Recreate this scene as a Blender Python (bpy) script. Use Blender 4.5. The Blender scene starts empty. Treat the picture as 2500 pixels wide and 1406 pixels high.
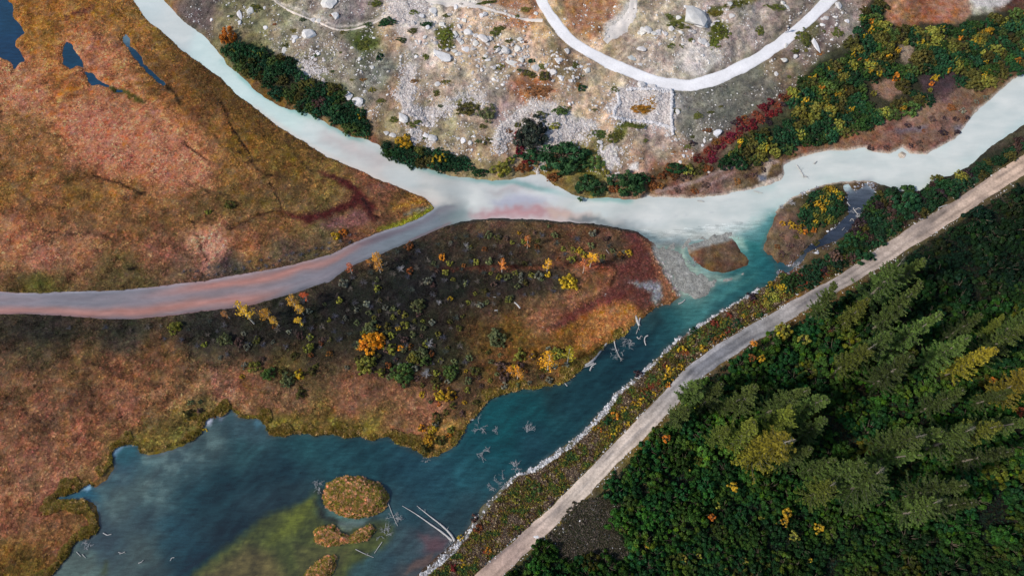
import bpy, math, random
import numpy as np
from mathutils import Vector
R = math.radians
rng = np.random.default_rng(7)
random.seed(7)
C = bpy.context.scene.collection
SC = bpy.context.scene

# ------------------------------------------------------------------ camera, sky, sun
H = 114.0; TILT = R(24.0); F = 1689.0           # drone height (m), tilt from straight down, focal length in photo pixels
CX, CY = 1250.0, 703.0
cam = bpy.data.objects.new('camera', bpy.data.cameras.new('camera')); C.objects.link(cam)
cam.location = (0, 0, H); cam.rotation_euler = (TILT, 0, 0)
cam.data.sensor_width = 36; cam.data.lens = 36 * F / 2500; cam.data.clip_end = 6000; cam.data.clip_start = 1
SC.camera = cam
SUN_EL = R(40); SH = R(20)                     # sun elevation; compass direction the shadows fall (from +x towards +y)
w = bpy.data.worlds.new('World'); SC.world = w; w.use_nodes = True
nt = w.node_tree; bg = nt.nodes['Background']
sky = nt.nodes.new('ShaderNodeTexSky'); sky.sky_type = 'NISHITA'; sky.sun_disc = False
sky.sun_elevation = SUN_EL
sdir = Vector((-math.cos(SH) * math.cos(SUN_EL), -math.sin(SH) * math.cos(SUN_EL), math.sin(SUN_EL)))
sky.sun_rotation = math.atan2(sdir.x, sdir.y)
nt.links.new(sky.outputs[0], bg.inputs[0]); bg.inputs[1].default_value = 0.12
sl = bpy.data.lights.new('sun', 'SUN'); sl.energy = 3.0; sl.angle = R(4.0); sl.color = (1.0, 0.93, 0.84)
so = bpy.data.objects.new('sun', sl); C.objects.link(so)
so.rotation_euler = (-sdir).to_track_quat('-Z', 'Y').to_euler()
SC.view_settings.view_transform = 'Standard'; SC.view_settings.look = 'None'
SC.view_settings.exposure = 0.5; SC.view_settings.gamma = 1
K = 0.74                                        # display colour -> base colour

# ------------------------------------------------------------------ pixel <-> world
ct, st = math.cos(TILT), math.sin(TILT)
def unproj(px, py, z):
    px = np.asarray(px, float); py = np.asarray(py, float)
    u = (px - CX) / F; v = -(py - CY) / F
    dy = v * ct + st; dz = v * st - ct
    t = (z - H) / dz
    return u * t, dy * t
def proj(x, y, z):
    Z = z - H
    cy = y * ct + Z * st; cz = -y * st + Z * ct
    return CX + F * x / (-cz), CY - F * cy / (-cz)

# ------------------------------------------------------------------ noise
TAB = rng.random((8, 256, 256))
def vn(x, y, s=0):
    t = TAB[s % 8]; xi = np.floor(x).astype(int); yi = np.floor(y).astype(int)
    fx = x - xi; fy = y - yi; fx = fx * fx * (3 - 2 * fx); fy = fy * fy * (3 - 2 * fy)
    a = t[xi & 255, yi & 255]; b = t[(xi + 1) & 255, yi & 255]; c = t[xi & 255, (yi + 1) & 255]; d = t[(xi + 1) & 255, (yi + 1) & 255]
    return (a * (1 - fx) + b * fx) * (1 - fy) + (c * (1 - fx) + d * fx) * fy
def fbm(x, y, s=0, o=4):
    r = 0; a = .5; n = 0
    for i in range(o):
        r = r + a * vn(x * 2 ** i + 17.3 * i, y * 2 ** i + 9.1 * i, s + i); n += a; a *= .55
    return r / n - .5
def sstep(a, b, x):
    t = np.clip((x - a) / (b - a), 0, 1); return t * t * (3 - 2 * t)

# ------------------------------------------------------------------ maps of the place (3 photo pixels per cell)
ST = 3.0; X0, X1, Y0, Y1 = -450, 2950, -360, 1760
gx = np.arange(X0, X1 + 1, ST); gy = np.arange(Y0, Y1 + 1, ST)
GX, GY = np.meshgrid(gx, gy)
wx = fbm(GX / 45, GY / 45, 1, 5); wy = fbm(GX / 45 + 50, GY / 45, 2, 5)
fx_ = fbm(GX / 12, GY / 12, 3, 3); fy_ = fbm(GX / 12 + 50, GY / 12, 4, 3)
def pts(s): 
    a = [float(v) for v in s.replace(',', ' ').split()]
    return np.array(a).reshape(-1, 2)
def sdf(poly, warp=6, fine=5, M=90):
    """signed distance in photo pixels, negative inside, clamped"""
    P = pts(poly) if isinstance(poly, str) else poly
    out = np.full(GX.shape, float(M))
    i0 = max(0, int((P[:, 1].min() - M - Y0) / ST)); i1 = min(len(gy), int((P[:, 1].max() + M - Y0) / ST) + 2)
    j0 = max(0, int((P[:, 0].min() - M - X0) / ST)); j1 = min(len(gx), int((P[:, 0].max() + M - X0) / ST) + 2)
    if i1 <= i0 or j1 <= j0: return out
    s = (slice(i0, i1), slice(j0, j1))
    x = GX[s] + warp * 2 * wx[s] + fine * 2 * fx_[s]; y = GY[s] + warp * 2 * wy[s] + fine * 2 * fy_[s]
    d2 = np.full(x.shape, 1e9); ins = np.zeros(x.shape, bool)
    for k in range(len(P)):
        ax, ay = P[k]; bx, by = P[(k + 1) % len(P)]
        ex, ey = bx - ax, by - ay; L = ex * ex + ey * ey + 1e-9
        t = np.clip(((x - ax) * ex + (y - ay) * ey) / L, 0, 1)
        d2 = np.minimum(d2, (x - ax - t * ex) ** 2 + (y - ay - t * ey) ** 2)
        if ay != by:
            c = ((ay > y) != (by > y)) & (x < ex * (y - ay) / ey + ax); ins ^= c
    d = np.minimum(np.sqrt(d2), M)
    out[s] = np.where(ins, -d, d)
    return out
def ldist(line, warp=2, fine=2, M=90):
    """distance to a polyline and position along it"""
    P = pts(line) if isinstance(line, str) else line
    x = GX + warp * 2 * wx + fine * 2 * fx_; y = GY + warp * 2 * wy + fine * 2 * fy_
    d2 = np.full(x.shape, 1e9)
    for k in range(len(P) - 1):
        ax, ay = P[k]; bx, by = P[k + 1]; ex, ey = bx - ax, by - ay; L = ex * ex + ey * ey + 1e-9
        t = np.clip(((x - ax) * ex + (y - ay) * ey) / L, 0, 1)
        d2 = np.minimum(d2, (x - ax - t * ex) ** 2 + (y - ay - t * ey) ** 2)
    return np.sqrt(d2)
def samp(A, px, py):
    fx = np.clip((np.asarray(px) - X0) / ST, 0, len(gx) - 1.001); fy = np.clip((np.asarray(py) - Y0) / ST, 0, len(gy) - 1.001)
    i = fy.astype(int); j = fx.astype(int); a = fy - i; b = fx - j
    if A.ndim == 3: a = a[..., None]; b = b[..., None]
    return (A[i, j] * (1 - b) + A[i, j + 1] * b) * (1 - a) + (A[i + 1, j] * (1 - b) + A[i + 1, j + 1] * b) * a
def rbf(s, warp=25, s0=500, p=2.2):
    a = np.array([float(v) for v in s.replace(',', ' ').split()]).reshape(-1, 5)
    st2 = 2; gxx = GX[::st2, ::st2] + warp * 2 * wx[::st2, ::st2]; gyy = GY[::st2, ::st2] + warp * 2 * wy[::st2, ::st2]
    num = np.zeros(gxx.shape + (3,)); den = np.zeros(gxx.shape)
    for px, py, r, g, b in a:
        wgt = 1 / ((gxx - px) ** 2 + (gyy - py) ** 2 + s0) ** p
        num += wgt[..., None] * np.array([r, g, b]); den += wgt
    o = num / den[..., None]
    o = np.repeat(np.repeat(o, st2, 0), st2, 1)[:GX.shape[0], :GX.shape[1]]
    for ax in (0, 1): o = (np.roll(o, 1, ax) + o * 2 + np.roll(o, -1, ax)) / 4
    return o
def paint(col, m, c, soft=6, alpha=1.0):
    a = sstep(soft * .5, -soft * .5, m)[..., None] * alpha
    return col * (1 - a) + np.array(c, float) * a

# ---- outlines read off the photograph
RIVER = """325,0 300,-40 270,-120 230,-380 330,-380 365,-120 385,-30 400,0 425,30 450,55 480,75 505,95 525,120 545,140 560,165 585,182 620,218 650,240 680,258 700,266
740,272 780,290 820,315 860,332 900,343 925,356 945,377 980,397 1020,408 1060,416 1100,428 1150,436 1200,441 1245,439 1290,430 1320,424 1330,430 1345,447 1370,460
1400,477 1440,485 1480,483 1520,488 1550,489 1580,480 1640,483 1700,484 1760,478 1800,470 1840,462 1868,448 1895,438 1912,425 1914,402 1935,390 1990,374 2060,367 2112,361
2130,372 2170,374 2190,368 2205,360 2222,374 2260,378 2290,362 2330,340 2350,315 2380,275 2420,240 2460,205 2500,178 2620,90 2960,-60 2960,180 2640,240 2500,305 2460,330 2420,355
2380,395 2330,425 2280,440 2250,465 2200,468 2160,452 2110,440 2060,442 2000,452 1965,468 1935,482 1915,498 1890,518 1875,560 1850,590 1800,575 1700,590 1660,600 1600,598 1555,566 1500,553 1450,546
1400,542 1300,535 1200,533 1150,535 1120,545 1085,552 1065,515 1040,486 980,460 920,435 850,405 800,385 740,345 680,310 640,275 580,235 540,190 480,150 440,120 400,80 365,55 345,30"""
SIDE = """-460,700 0,712 100,715 200,712 300,708 400,697 500,685 600,668 700,650 760,635 820,615 870,590 920,570 980,550 1030,530 1070,502 1110,500 1160,520 1150,538 1130,541
1080,556 1020,582 960,607 900,632 850,654 800,690 760,702 700,722 600,748 500,760 420,770 330,779 250,778 150,771 60,766 0,768 -460,790"""
LAKE = """1545,560 1600,600 1618,640 1650,690 1665,722 1640,740 1600,752 1572,772 1545,795 1510,825 1480,845 1440,880 1410,910 1380,935 1340,942 1290,950 1240,960 1200,975 1165,1010 1145,1030
1125,1070 1100,1098 1070,1113 1040,1116 1010,1095 980,1085 945,1065 908,1075 880,1065 850,1068 810,1058 770,1062 735,1055 700,1063 657,1062 650,1040 640,1020 620,1020 590,1018
565,998 545,1015 522,1015 500,1030 490,1060 450,1085 400,1105 362,1112 340,1105 340,1085 310,1082 280,1095 272,1115 278,1145 255,1175 235,1190 218,1180 190,1200 150,1208
130,1226 160,1222 210,1220 235,1235 242,1265 240,1295 215,1310 185,1318 170,1350 145,1380 118,1410 60,1500 60,1760 900,1760 960,1500 1015,1410 1050,1372 1090,1342 1118,1312 1145,1285 1170,1245 1200,1215 1225,1190
1245,1165 1275,1153 1300,1140 1350,1110 1390,1078 1430,1048 1475,998 1510,955 1540,930 1580,895 1620,860 1660,822 1700,797 1750,768 1800,738 1850,708 1888,690 1903,660 1895,640
1862,608 1880,560 1895,520 1850,500 1700,520 1600,530"""
PONDS = ["-200,-120 0,-20 22,4 32,12 32,42 50,60 60,82 42,95 38,110 48,125 62,148 45,158 35,170 25,152 0,138 -120,160 -300,60",
 "155,122 163,103 176,106 184,128 200,145 206,168 190,160 170,171 155,155",
 "206,172 225,180 240,195 268,210 264,216 240,206 225,210 213,195", "284,216 300,224 298,230 284,224",
 "298,92 305,83 316,100 318,115 327,118 345,140 350,155 375,180 406,206 398,212 370,190 345,162 325,142 313,120 298,100"]
STREAM = "2060,448 2110,446 2145,470 2120,500 2105,520 2085,550 2060,575 2030,590 2000,600 1975,618 1958,600 1990,575 2020,555 2060,525 2068,500 2062,470"
STREAM2 = "1985,608 1955,640 1925,665 1895,660 1895,645 1915,630 1945,610 1965,590"
BAR = "1676,604 1692,596 1720,590 1762,578 1788,582 1800,596 1808,616 1828,634 1824,645 1796,658 1764,668 1738,664 1712,652 1694,640 1682,622"       # gravel bar with heath
ISLET = "1840,462 1855,440 1880,425 1890,408 1912,404 1915,425 1905,440 1880,450"
TUS = "795,1180 830,1163 880,1163 930,1180 948,1205 942,1240 915,1258 870,1265 830,1258 800,1240 788,1215"
TUS2 = "765,1295 790,1283 815,1283 830,1300 850,1310 880,1290 900,1280 918,1290 905,1310 870,1325 820,1330 790,1332 768,1322"
TUS3 = "735,1406 770,1375 800,1352 822,1355 815,1385 800,1410 780,1450 720,1450"
LITTLE = "2192,378 2205,370 2214,376 2210,387 2196,388"
NSPOT = "2080,440 2105,440 2110,455 2085,468 2072,452"

S_river = sdf(RIVER, 3, 3); S_side = sdf(SIDE, 2, 2); S_lake = sdf(LAKE, 4, 5)
S_pond = np.minimum.reduce([sdf(p, 2, 4) for p in PONDS])
S_stream = np.minimum(sdf(STREAM, 4, 6), sdf(STREAM2, 4, 6))
WAT = np.minimum.reduce([S_river, S_side, S_lake, S_pond, S_stream])
for p, wv in ((BAR, 4), (ISLET, 3), (TUS, 3), (TUS2, 4), (TUS3, 5), (LITTLE, 1), (NSPOT, 3)):
    WAT = np.maximum(WAT, -sdf(p, wv, 3))
S_nbar = sdf("1890,530 1915,500 1960,480 2000,462 2035,450 2068,470 2075,520 2040,555 2000,585 1965,610 1930,650 1905,640 1878,608 1868,590 1885,550", 3, 4)
WAT = np.maximum(WAT, -S_nbar)

FAN = ["1596,606 1612,602 1640,612 1672,618 1664,640 1684,660 1712,674 1752,684 1790,676 1812,668 1796,688 1752,698 1716,722 1690,730 1662,712 1640,680 1618,645", "1640,600 1680,584 1730,574 1790,566 1810,574 1790,580 1740,586 1690,598 1668,612 1650,612"]
S_fan = np.minimum(sdf(FAN[0], 6, 8), sdf(FAN[1], 5, 7)); wet = fbm(GX / 13 + GY / 30, GY / 22, 6, 4)
WAT = np.maximum(WAT, np.minimum(-S_fan * .35, 5) + wet * 12 - 1.2)
# ---- land colours (display values)
LAND = rbf("""100,50,150,98,48 60,230,178,112,88 200,300,182,112,88 300,250,170,106,78 350,400,178,112,84 450,230,122,82,42 500,200,92,64,34 600,330,116,80,34 700,400,110,80,40
800,430,120,92,50 100,400,140,94,60 200,450,116,80,44 100,500,130,86,54 300,550,124,84,54 400,600,140,92,70 100,640,152,100,80 200,600,140,95,70 515,600,205,140,122 500,500,104,76,46
600,480,110,80,50 700,560,126,86,56 600,600,136,90,60 700,605,92,74,62 560,645,74,64,60 450,660,100,74,60 300,680,90,72,46 100,690,84,74,36 800,580,104,84,60 900,400,118,74,54 960,445,132,86,66
400,120,130,90,46 330,60,140,96,52 250,20,146,96,48 150,200,158,100,56 230,120,176,112,84 420,310,172,108,80 480,420,176,112,86 60,330,140,96,62 330,480,136,92,56 560,420,132,92,54 30,580,150,96,70
20,460,128,88,50 250,360,178,110,84 640,240,104,70,36 400,180,120,80,44 1000,480,124,84,48 880,560,110,72,52 650,560,110,78,50 430,530,120,84,52 690,470,106,80,50
100,795,62,52,44 300,825,72,60,50 500,800,60,52,46 700,800,54,48,42 850,750,50,44,38 1000,700,48,43,40 1000,620,56,48,42 1100,600,84,62,50 1200,580,88,64,50 1400,565,94,64,46 1300,620,86,64,48 1100,700,52,46,40
1100,760,66,52,40 1160,810,90,64,34 1250,820,110,78,34 1300,870,112,76,34 1400,800,122,82,36 1490,790,158,104,62 1450,870,118,82,34 1320,760,130,88,64 1200,900,98,68,38 1000,950,122,82,62 900,950,124,84,64
950,850,48,44,38 1050,850,58,50,38 700,850,76,60,38 700,890,110,84,52 700,980,120,86,66 600,940,116,78,56 850,1000,134,88,68 1050,1000,128,86,66 400,870,112,76,52 300,900,134,88,62 200,900,106,76,50 100,860,84,66,48
50,950,112,76,56 100,1000,124,82,62 200,1050,138,90,66 400,950,138,96,68 300,1000,134,88,66 100,1150,144,96,76 50,1250,138,90,66 150,1280,128,86,56 50,1380,110,80,36 430,1065,104,88,46 560,960,150,104,84
1250,700,70,56,46 1400,720,134,92,66 1500,610,88,66,50 1450,650,124,78,58 1350,690,70,58,48 1180,760,86,62,46 1100,870,60,52,36 1150,950,84,64,44 1300,920,88,66,46 1080,1060,150,112,60 980,1040,132,92,66 1100,950,96,72,48
700,1040,110,92,40 820,1040,112,94,42 900,1040,116,94,44 350,1095,112,92,48 500,1020,112,92,58 1380,640,108,76,56 1600,660,110,74,54 1550,590,104,60,52 780,860,66,54,40 650,830,62,52,42
560,60,126,116,90 490,50,96,84,82 650,40,132,126,96 620,120,116,110,76 700,150,142,132,110 750,80,152,142,126 850,40,136,126,122 850,140,138,128,116 880,115,84,92,50 960,100,168,142,116 1000,60,214,204,194
1050,130,198,182,168 930,190,118,120,110 970,230,152,128,102 1100,170,192,172,148 1200,60,190,166,142 1260,30,178,118,82 1150,160,192,176,152 1200,205,168,154,142 1300,160,190,166,142 1300,220,168,106,66 1430,50,162,112,78
1400,250,180,156,130 1450,200,186,166,140 1550,40,172,156,132 1620,100,182,168,148 1700,130,196,184,176 1800,80,168,154,144 1750,250,120,116,102 1850,210,124,116,100 1900,180,132,118,96 1950,110,132,118,108 2050,60,142,128,122
1700,330,146,136,122 1600,350,162,146,132 1100,340,152,140,112 1000,310,152,136,110 1500,390,172,152,132 1650,400,168,134,112 1130,250,186,168,148 1050,230,150,134,118 1350,330,206,196,188 1250,290,170,150,140 1480,270,196,170,142 1350,60,186,160,126
1250,130,196,176,152 1430,130,190,166,136 1380,170,130,110,84 1600,270,214,202,198 1600,170,180,164,150 1000,380,120,98,74 1200,380,152,130,104 1350,420,130,104,66 1450,400,112,104,50 1560,410,176,140,120
2280,20,152,92,68 2180,55,166,116,92 2400,8,204,194,190 2480,20,84,50,44 2200,130,80,66,46 2210,140,170,132,112 2160,230,160,122,100 2140,210,104,72,62 2290,200,80,60,66 2400,120,96,84,44 2100,345,138,98,80 2250,285,150,118,102 2350,270,132,100,84 2450,205,118,92,64
2200,330,136,92,82 2300,320,128,94,90 2000,280,60,60,40 1900,330,60,60,40 2050,180,56,60,40 1950,365,140,96,78
1750,440,126,96,92 1650,462,144,98,92 1840,420,104,82,62 1700,430,100,80,60 1600,440,110,78,54 1950,600,112,88,74 1920,560,110,84,72 2000,520,70,62,40 2200,500,56,52,40 2350,450,66,58,52 2450,380,64,58,46 2100,600,70,58,44 1980,650,90,72,50
1950,700,120,64,44 1850,760,84,66,46 1750,800,96,62,46 1700,850,80,66,50 1600,950,84,76,52 1500,1050,92,76,50 1420,1130,88,78,60 1300,1220,84,78,48 1200,1320,80,70,48 1100,1390,76,56,48 1550,1050,124,98,54 1400,1200,110,92,62
1700,1100,34,34,22 1900,900,34,34,24 2200,700,24,26,20 2400,900,24,26,20 2400,1300,24,26,22 1900,1300,28,30,20 1450,1250,92,82,70 1420,1340,84,76,66 1560,1380,40,38,30 1300,1370,44,42,28 2400,600,24,26,20 1250,-300,176,158,136 -300,400,150,98,70 -300,1000,124,84,62 2800,800,24,26,20 2800,-50,96,84,44""", 22)
dg = R(-38); du = (GX * math.cos(dg) + GY * math.sin(dg)); dv = (-GX * math.sin(dg) + GY * math.cos(dg))
LAND *= (1 + .6 * fbm(du / 34, dv / 20, 5, 4) + .6 * fbm(du / 12, dv / 6, 2, 3))[..., None]
LAND += fbm(GX / 24, GY / 24, 3, 4)[..., None] * np.array([-10, 12, -7.]) + fbm(GX / 60, GY / 60, 6, 4)[..., None] * np.array([8, 6, 0.])
S_hill = sdf("""400,0 370,-380 2180,-380 2130,0 2090,90 1990,160 1930,230 1790,300 1700,390 1600,410 1560,445 1330,400 1200,400 1000,360 900,300 850,210 730,160 620,110 540,100 470,60""", 8, 6)
DKC = sstep(50, -50, sdf('-40,775 200,790 420,780 620,755 760,715 880,650 1000,600 1120,560 1300,600 1380,650 1300,720 1160,770 1100,850 1080,930 960,900 860,860 700,860 560,860 420,820 200,830 -40,830', 20, 8))[..., None]
LAND = LAND * (1 - DKC * np.array([.36, .3, .26]))
LAND = np.where((S_hill < 0)[..., None], LAND * np.array([1.05, 1.04, 1.03]), LAND * np.array([1, 1.03, .95]))
# darker olive bands and damp hollows of the meadow
def blob(c, pl, soft=18, wv=10, a=1.0):
    global LAND
    LAND = paint(LAND, sdf(pl, wv, 6), c, soft, a)
blob((88, 62, 30), "400,60 440,120 520,190 600,250 700,320 800,385 860,420 800,400 660,330 560,290 470,220 420,150", 60, 12, .7)
blob((72, 28, 26), "770,420 850,440 878,462 920,512 905,525 880,500 850,510 800,535 745,545 720,535 690,520 740,525 800,515 850,495 862,470 820,445", 12, 5)
blob((120, 80, 78), "880,508 910,535 880,550 800,560 780,552 840,525", 14, 6, .8)
blob((74, 34, 30), "870,470 900,505 925,535 915,545 880,505", 6, 3, .9)
blob((128, 128, 34), "920,562 980,538 1030,515 1062,498 1050,522 990,548 940,566", 12, 4)
blob((160, 116, 38), "960,510 1010,490 1050,494 1010,505", 14, 4, .9)
blob((120, 118, 104), "990,520 1030,508 1055,508 1020,518 980,530", 5, 3, .8)
RED = "1330,800 1372,765 1440,735 1478,708 1500,690 1508,660 1470,650 1440,648 1530,640 1550,600 1520,570 1560,568 1600,602 1612,640 1625,690 1600,700 1540,690 1598,712 1592,752 1570,768 1545,745 1500,735 1450,748 1410,778 1385,800"
blob((30, 24, 24), '2380,1220 2430,1195 2490,1230 2480,1310 2400,1310', 14, 6, .9)  # pool of shade beside the larches, painted into the forest floor
blob((28, 24, 22), '2000,880 2060,850 2090,900 2050,950', 14, 6, .9)  # second shaded gap between larches, its shade put into the ground colour
blob((90, 48, 44), RED, 22, 9, .8)
blob((96, 42, 42), "1370,790 1420,755 1480,725 1520,720 1480,740 1420,775", 20, 6, .8)
blob((138, 92, 64), "1560,580 1610,610 1640,670 1665,710 1640,730 1610,735 1598,700 1600,660", 14, 6, .75)
blob((122, 122, 126), "1530,685 1570,690 1612,690 1618,730 1600,748 1590,735 1590,712 1560,705", 12, 5)
blob((160, 104, 58), "1410,770 1470,735 1530,742 1552,765 1540,790 1480,840 1420,860 1400,820", 18, 6, .55)
blob((140, 74, 48), "1040,655 1120,655 1240,650 1300,648 1400,640 1490,650 1500,670 1400,655 1250,662 1100,664", 10, 3, .5)
for d, c, wd in (("1060,660 1120,658 1200,653 1240,650 1280,652", (58, 22, 18), 2.2),
                 ("540,250 560,300 590,345 610,370 620,400", (58, 34, 24), 2), ("450,350 480,375 510,395", (50, 34, 20), 2.4),
                 ("60,300 120,330 170,345", (110, 70, 44), 1.6), ("340,250 380,300 400,360 430,380", (112, 78, 44), 1.8), ("520,330 540,360 590,372 640,420 700,440", (66, 44, 28), 1.6), ("100,560 160,575 230,570 300,590", (84, 58, 40), 1.6), ("40,470 90,500 150,510", (80, 54, 36), 1.6), ("420,440 470,450 510,470 560,480", (70, 50, 32), 1.8), ("700,330 720,380 760,420", (64, 44, 28), 1.6), ("200,880 260,900 330,940 400,940", (82, 56, 42), 1.6), ("60,1000 110,1040 130,1100", (92, 60, 46), 1.6),
                 ("230,430 290,450 330,470 360,476", (54, 34, 22), 2.6), ("660,450 680,490 690,515 640,525 560,560", (64, 36, 26), 2.4),
                 ("470,540 490,600 505,640", (60, 44, 30), 2.2), ("1380,640 1440,640 1480,640 1500,650 1505,668 1490,690", (70, 40, 26), 2.4), ("310,658 332,652", (30, 22, 16), 3), ("580,395 605,400 640,392", (50, 30, 20), 2),
                 ("405,210 430,232 440,252", (56, 40, 20), 4), ("270,215 330,240 350,250", (96, 92, 34), 6), ("160,50 200,35 228,22", (110, 54, 44), 4), ("880,480 900,512 925,535", (48, 20, 20), 2.5)):
    LAND = paint(LAND, ldist(d, 7, 7) - wd, np.array(c) * .8, 4)
LAND = paint(LAND, sdf("205,270 330,262 420,330 480,420 440,470 300,430 180,390", 16, 10), (190, 120, 96), 90, .5)
# the rocky knoll and a darker ground colour under the thickets
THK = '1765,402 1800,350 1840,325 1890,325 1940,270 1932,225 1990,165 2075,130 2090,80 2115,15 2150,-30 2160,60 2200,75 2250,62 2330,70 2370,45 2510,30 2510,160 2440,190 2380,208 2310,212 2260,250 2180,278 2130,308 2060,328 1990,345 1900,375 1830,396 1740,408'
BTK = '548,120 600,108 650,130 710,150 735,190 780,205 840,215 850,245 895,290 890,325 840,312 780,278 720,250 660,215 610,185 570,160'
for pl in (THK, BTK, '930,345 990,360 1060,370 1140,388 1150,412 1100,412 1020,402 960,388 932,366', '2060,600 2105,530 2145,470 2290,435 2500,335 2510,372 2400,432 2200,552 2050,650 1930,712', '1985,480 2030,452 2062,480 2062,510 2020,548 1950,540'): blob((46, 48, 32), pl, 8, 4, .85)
for c, pl, a in (((82, 92, 40), "870,95 900,90 930,110 900,135 860,130", .8), ((196, 184, 176), "940,0 1040,0 1060,30 1010,70 960,60 950,35 1000,100 1030,160 980,110", .8),
    ((168, 124, 92), "1200,5 1290,0 1310,30 1300,48 1250,40 1200,25", .8), ((168, 124, 92), "1370,0 1470,0 1510,20 1490,45 1460,70 1440,110 1400,70 1380,30", .85),
    ((222, 214, 204), "1540,0 1552,25 1540,55 1510,85 1490,105 1468,105 1475,70 1510,45 1530,15", .9),
    ((168, 118, 84), "1262,205 1300,195 1340,205 1360,235 1330,250 1280,250", .9), ((196, 170, 140), "1100,130 1190,140 1170,190 1120,170", .7),
    ((172, 126, 92), "1240,50 1280,60 1280,78 1250,72", .7), ((200, 172, 142), "1440,270 1460,210 1500,170 1510,180 1470,235 1470,300 1500,310 1450,330", .6),
    ((108, 110, 100), "1650,235 1750,215 1850,170 1900,230 1830,300 1760,340 1700,370 1650,330 1640,260", .5),
    ((216, 208, 204), "1500,225 1560,215 1640,222 1640,330 1580,300 1510,295 1480,265 1510,250", .85), ((150, 108, 44), "1535,265 1560,248 1605,250 1600,275 1575,290 1545,275", .95),
    ((206, 196, 188), "975,230 1000,165 1020,170 1010,240 1010,265 1060,270 1130,240 1180,232 1185,250 1120,255 1060,290 1020,305 985,290", .85),
    ((206, 198, 190), "1210,330 1260,280 1300,250 1340,262 1400,290 1470,310 1430,325 1370,345 1330,340 1300,280 1260,310 1250,340 1220,370 1200,350", .85),
    ((226, 220, 210), "1470,365 1500,365 1510,400 1490,425 1470,400", .9), ((230, 226, 222), "1535,408 1555,406 1558,424 1530,422", .9),
    ((216, 206, 198), "1660,110 1740,130 1760,160 1720,190 1660,185 1640,160", .6), ((92, 96, 40), "1500,315 1540,300 1585,300 1580,315 1540,318 1520,345 1490,345", .9),
    ((96, 98, 42), "1620,50 1690,52 1685,70 1640,75", .9), ((98, 100, 36), "1725,95 1750,52 1780,75 1765,105 1740,125", .9), ((90, 92, 40), "1725,30 1765,20 1760,42 1730,46", .9),
    ((98, 96, 36), "1770,0 1815,0 1850,10 1800,35", .8), ((92, 92, 38), "1066,75 1110,68 1108,120 1090,118 1068,100", .9), ((104, 100, 46), "1110,260 1150,240 1170,265 1130,280", .8), ((92, 92, 40), "1950,70 1990,60 2000,90 1970,130 1940,120", .5),
    ((112, 58, 50), "1700,390 1770,320 1850,270 1930,225 1940,245 1870,300 1790,350 1740,395", .6), ((196, 168, 150), "2190,115 2225,100 2232,140 2205,165", .7), ((168, 128, 108), "2120,205 2180,195 2205,225 2170,255 2130,235", .8),
    ((206, 198, 194), "2365,0 2470,0 2450,20 2410,32 2375,25", .9), ((76, 56, 62), "2245,190 2320,175 2340,205 2290,230 2250,225", .8), ((170, 116, 92), "2250,0 2360,0 2370,45 2330,60 2280,55", .7)):
    blob(c, pl, 9, 5, a)
blob((140, 96, 78), "2125,372 2112,361 2000,372 2060,345 2180,310 2270,275 2400,215 2500,165 2500,178 2420,238 2350,312 2290,360 2260,376 2222,372 2205,350 2170,370", 22, 6, .4)
blob((112, 104, 118), "2180,318 2260,310 2250,325 2190,330", 10, 5, .7)
blob((128, 122, 128), "2325,310 2350,308 2348,325 2330,325", 8, 4, .8)
# trodden pale paths
for d, c, wd, a in (("655,0 700,25 750,45 790,60 815,74 850,76 890,66 920,55 950,38", (214, 200, 186), 3.2, .9), ("1040,2 1100,10 1165,14", (232, 226, 218), 9, .9), ("1165,14 1220,30 1290,52", (206, 192, 176), 5, .75),
                    ("1500,180 1465,215 1440,260", (204, 176, 146), 6, .8), ("1060,215 1200,210 1300,160", (204, 178, 148), 6, .5), ("1600,470 1700,445 1790,410 1850,400 1900,398", (176, 150, 146), 4, .7),
                    ("1880,398 1870,420 1855,440", (196, 176, 160), 6, .9), ("1700,478 1740,450 1790,425", (170, 140, 136), 3, .6)):
    LAND = paint(LAND, ldist(d, 3, 3) - wd, c, 5, a)
LAND = paint(LAND, -(WAT - 0), (96, 92, 52), 1, 0)          # (shores get their colour below)
# shores: mossy yellow-green rim of the lake, pale sand along the milky river, grey gravel on the right bank
lakeside = sstep(26, 2, S_lake) * sstep(60, 0, sdf("100,960 700,940 1000,1040 1180,940 1420,880 1500,800 1570,740 1500,960 1250,1000 1100,1150 900,1120 300,1200 260,1340 100,1420 -50,1420 -50,1200", 6, 5))
LAND = LAND * (1 - .4 * lakeside[..., None]) + np.array([112, 92, 36.]) * .4 * lakeside[..., None]
sand = sstep(7, 1, S_river) * sstep(20, -20, sdf("1560,440 1900,380 2100,340 2360,260 2520,150 2520,200 2300,400 1900,520 1560,500", 3, 3))
LAND = LAND * (1 - sand[..., None]) + np.array([206, 188, 170.]) * sand[..., None]
S_dark = sstep(10, 2, S_river) * sstep(30, -10, sdf("1100,530 1300,515 1560,545 1560,580 1300,570 1130,580", 3, 3))
LAND = LAND * (1 - .8 * S_dark[..., None]) + np.array([44, 52, 50.]) * .8 * S_dark[..., None]
PEB = "1895,665 1860,700 1800,735 1750,765 1700,797 1660,822 1630,850 1580,898 1540,935 1510,960 1475,1005 1430,1055 1390,1088 1350,1118 1300,1148 1262,1158 1230,1190 1190,1235 1150,1290 1110,1340 1060,1385 1030,1410"
D_peb = ldist(PEB, 3, 4)
LAND = paint(LAND, D_peb - 8 + 12 * fbm(GX / 12, GY / 12, 3, 3), (112, 108, 98), 8, .6)
LAND = paint(LAND, sdf("1780,760 1850,725 1860,745 1800,775", 5, 5), (150, 148, 148), 10, .7)
LAND = paint(LAND, sdf("1560,930 1620,890 1600,930 1560,965", 5, 5), (140, 138, 134), 10, .7)
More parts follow.
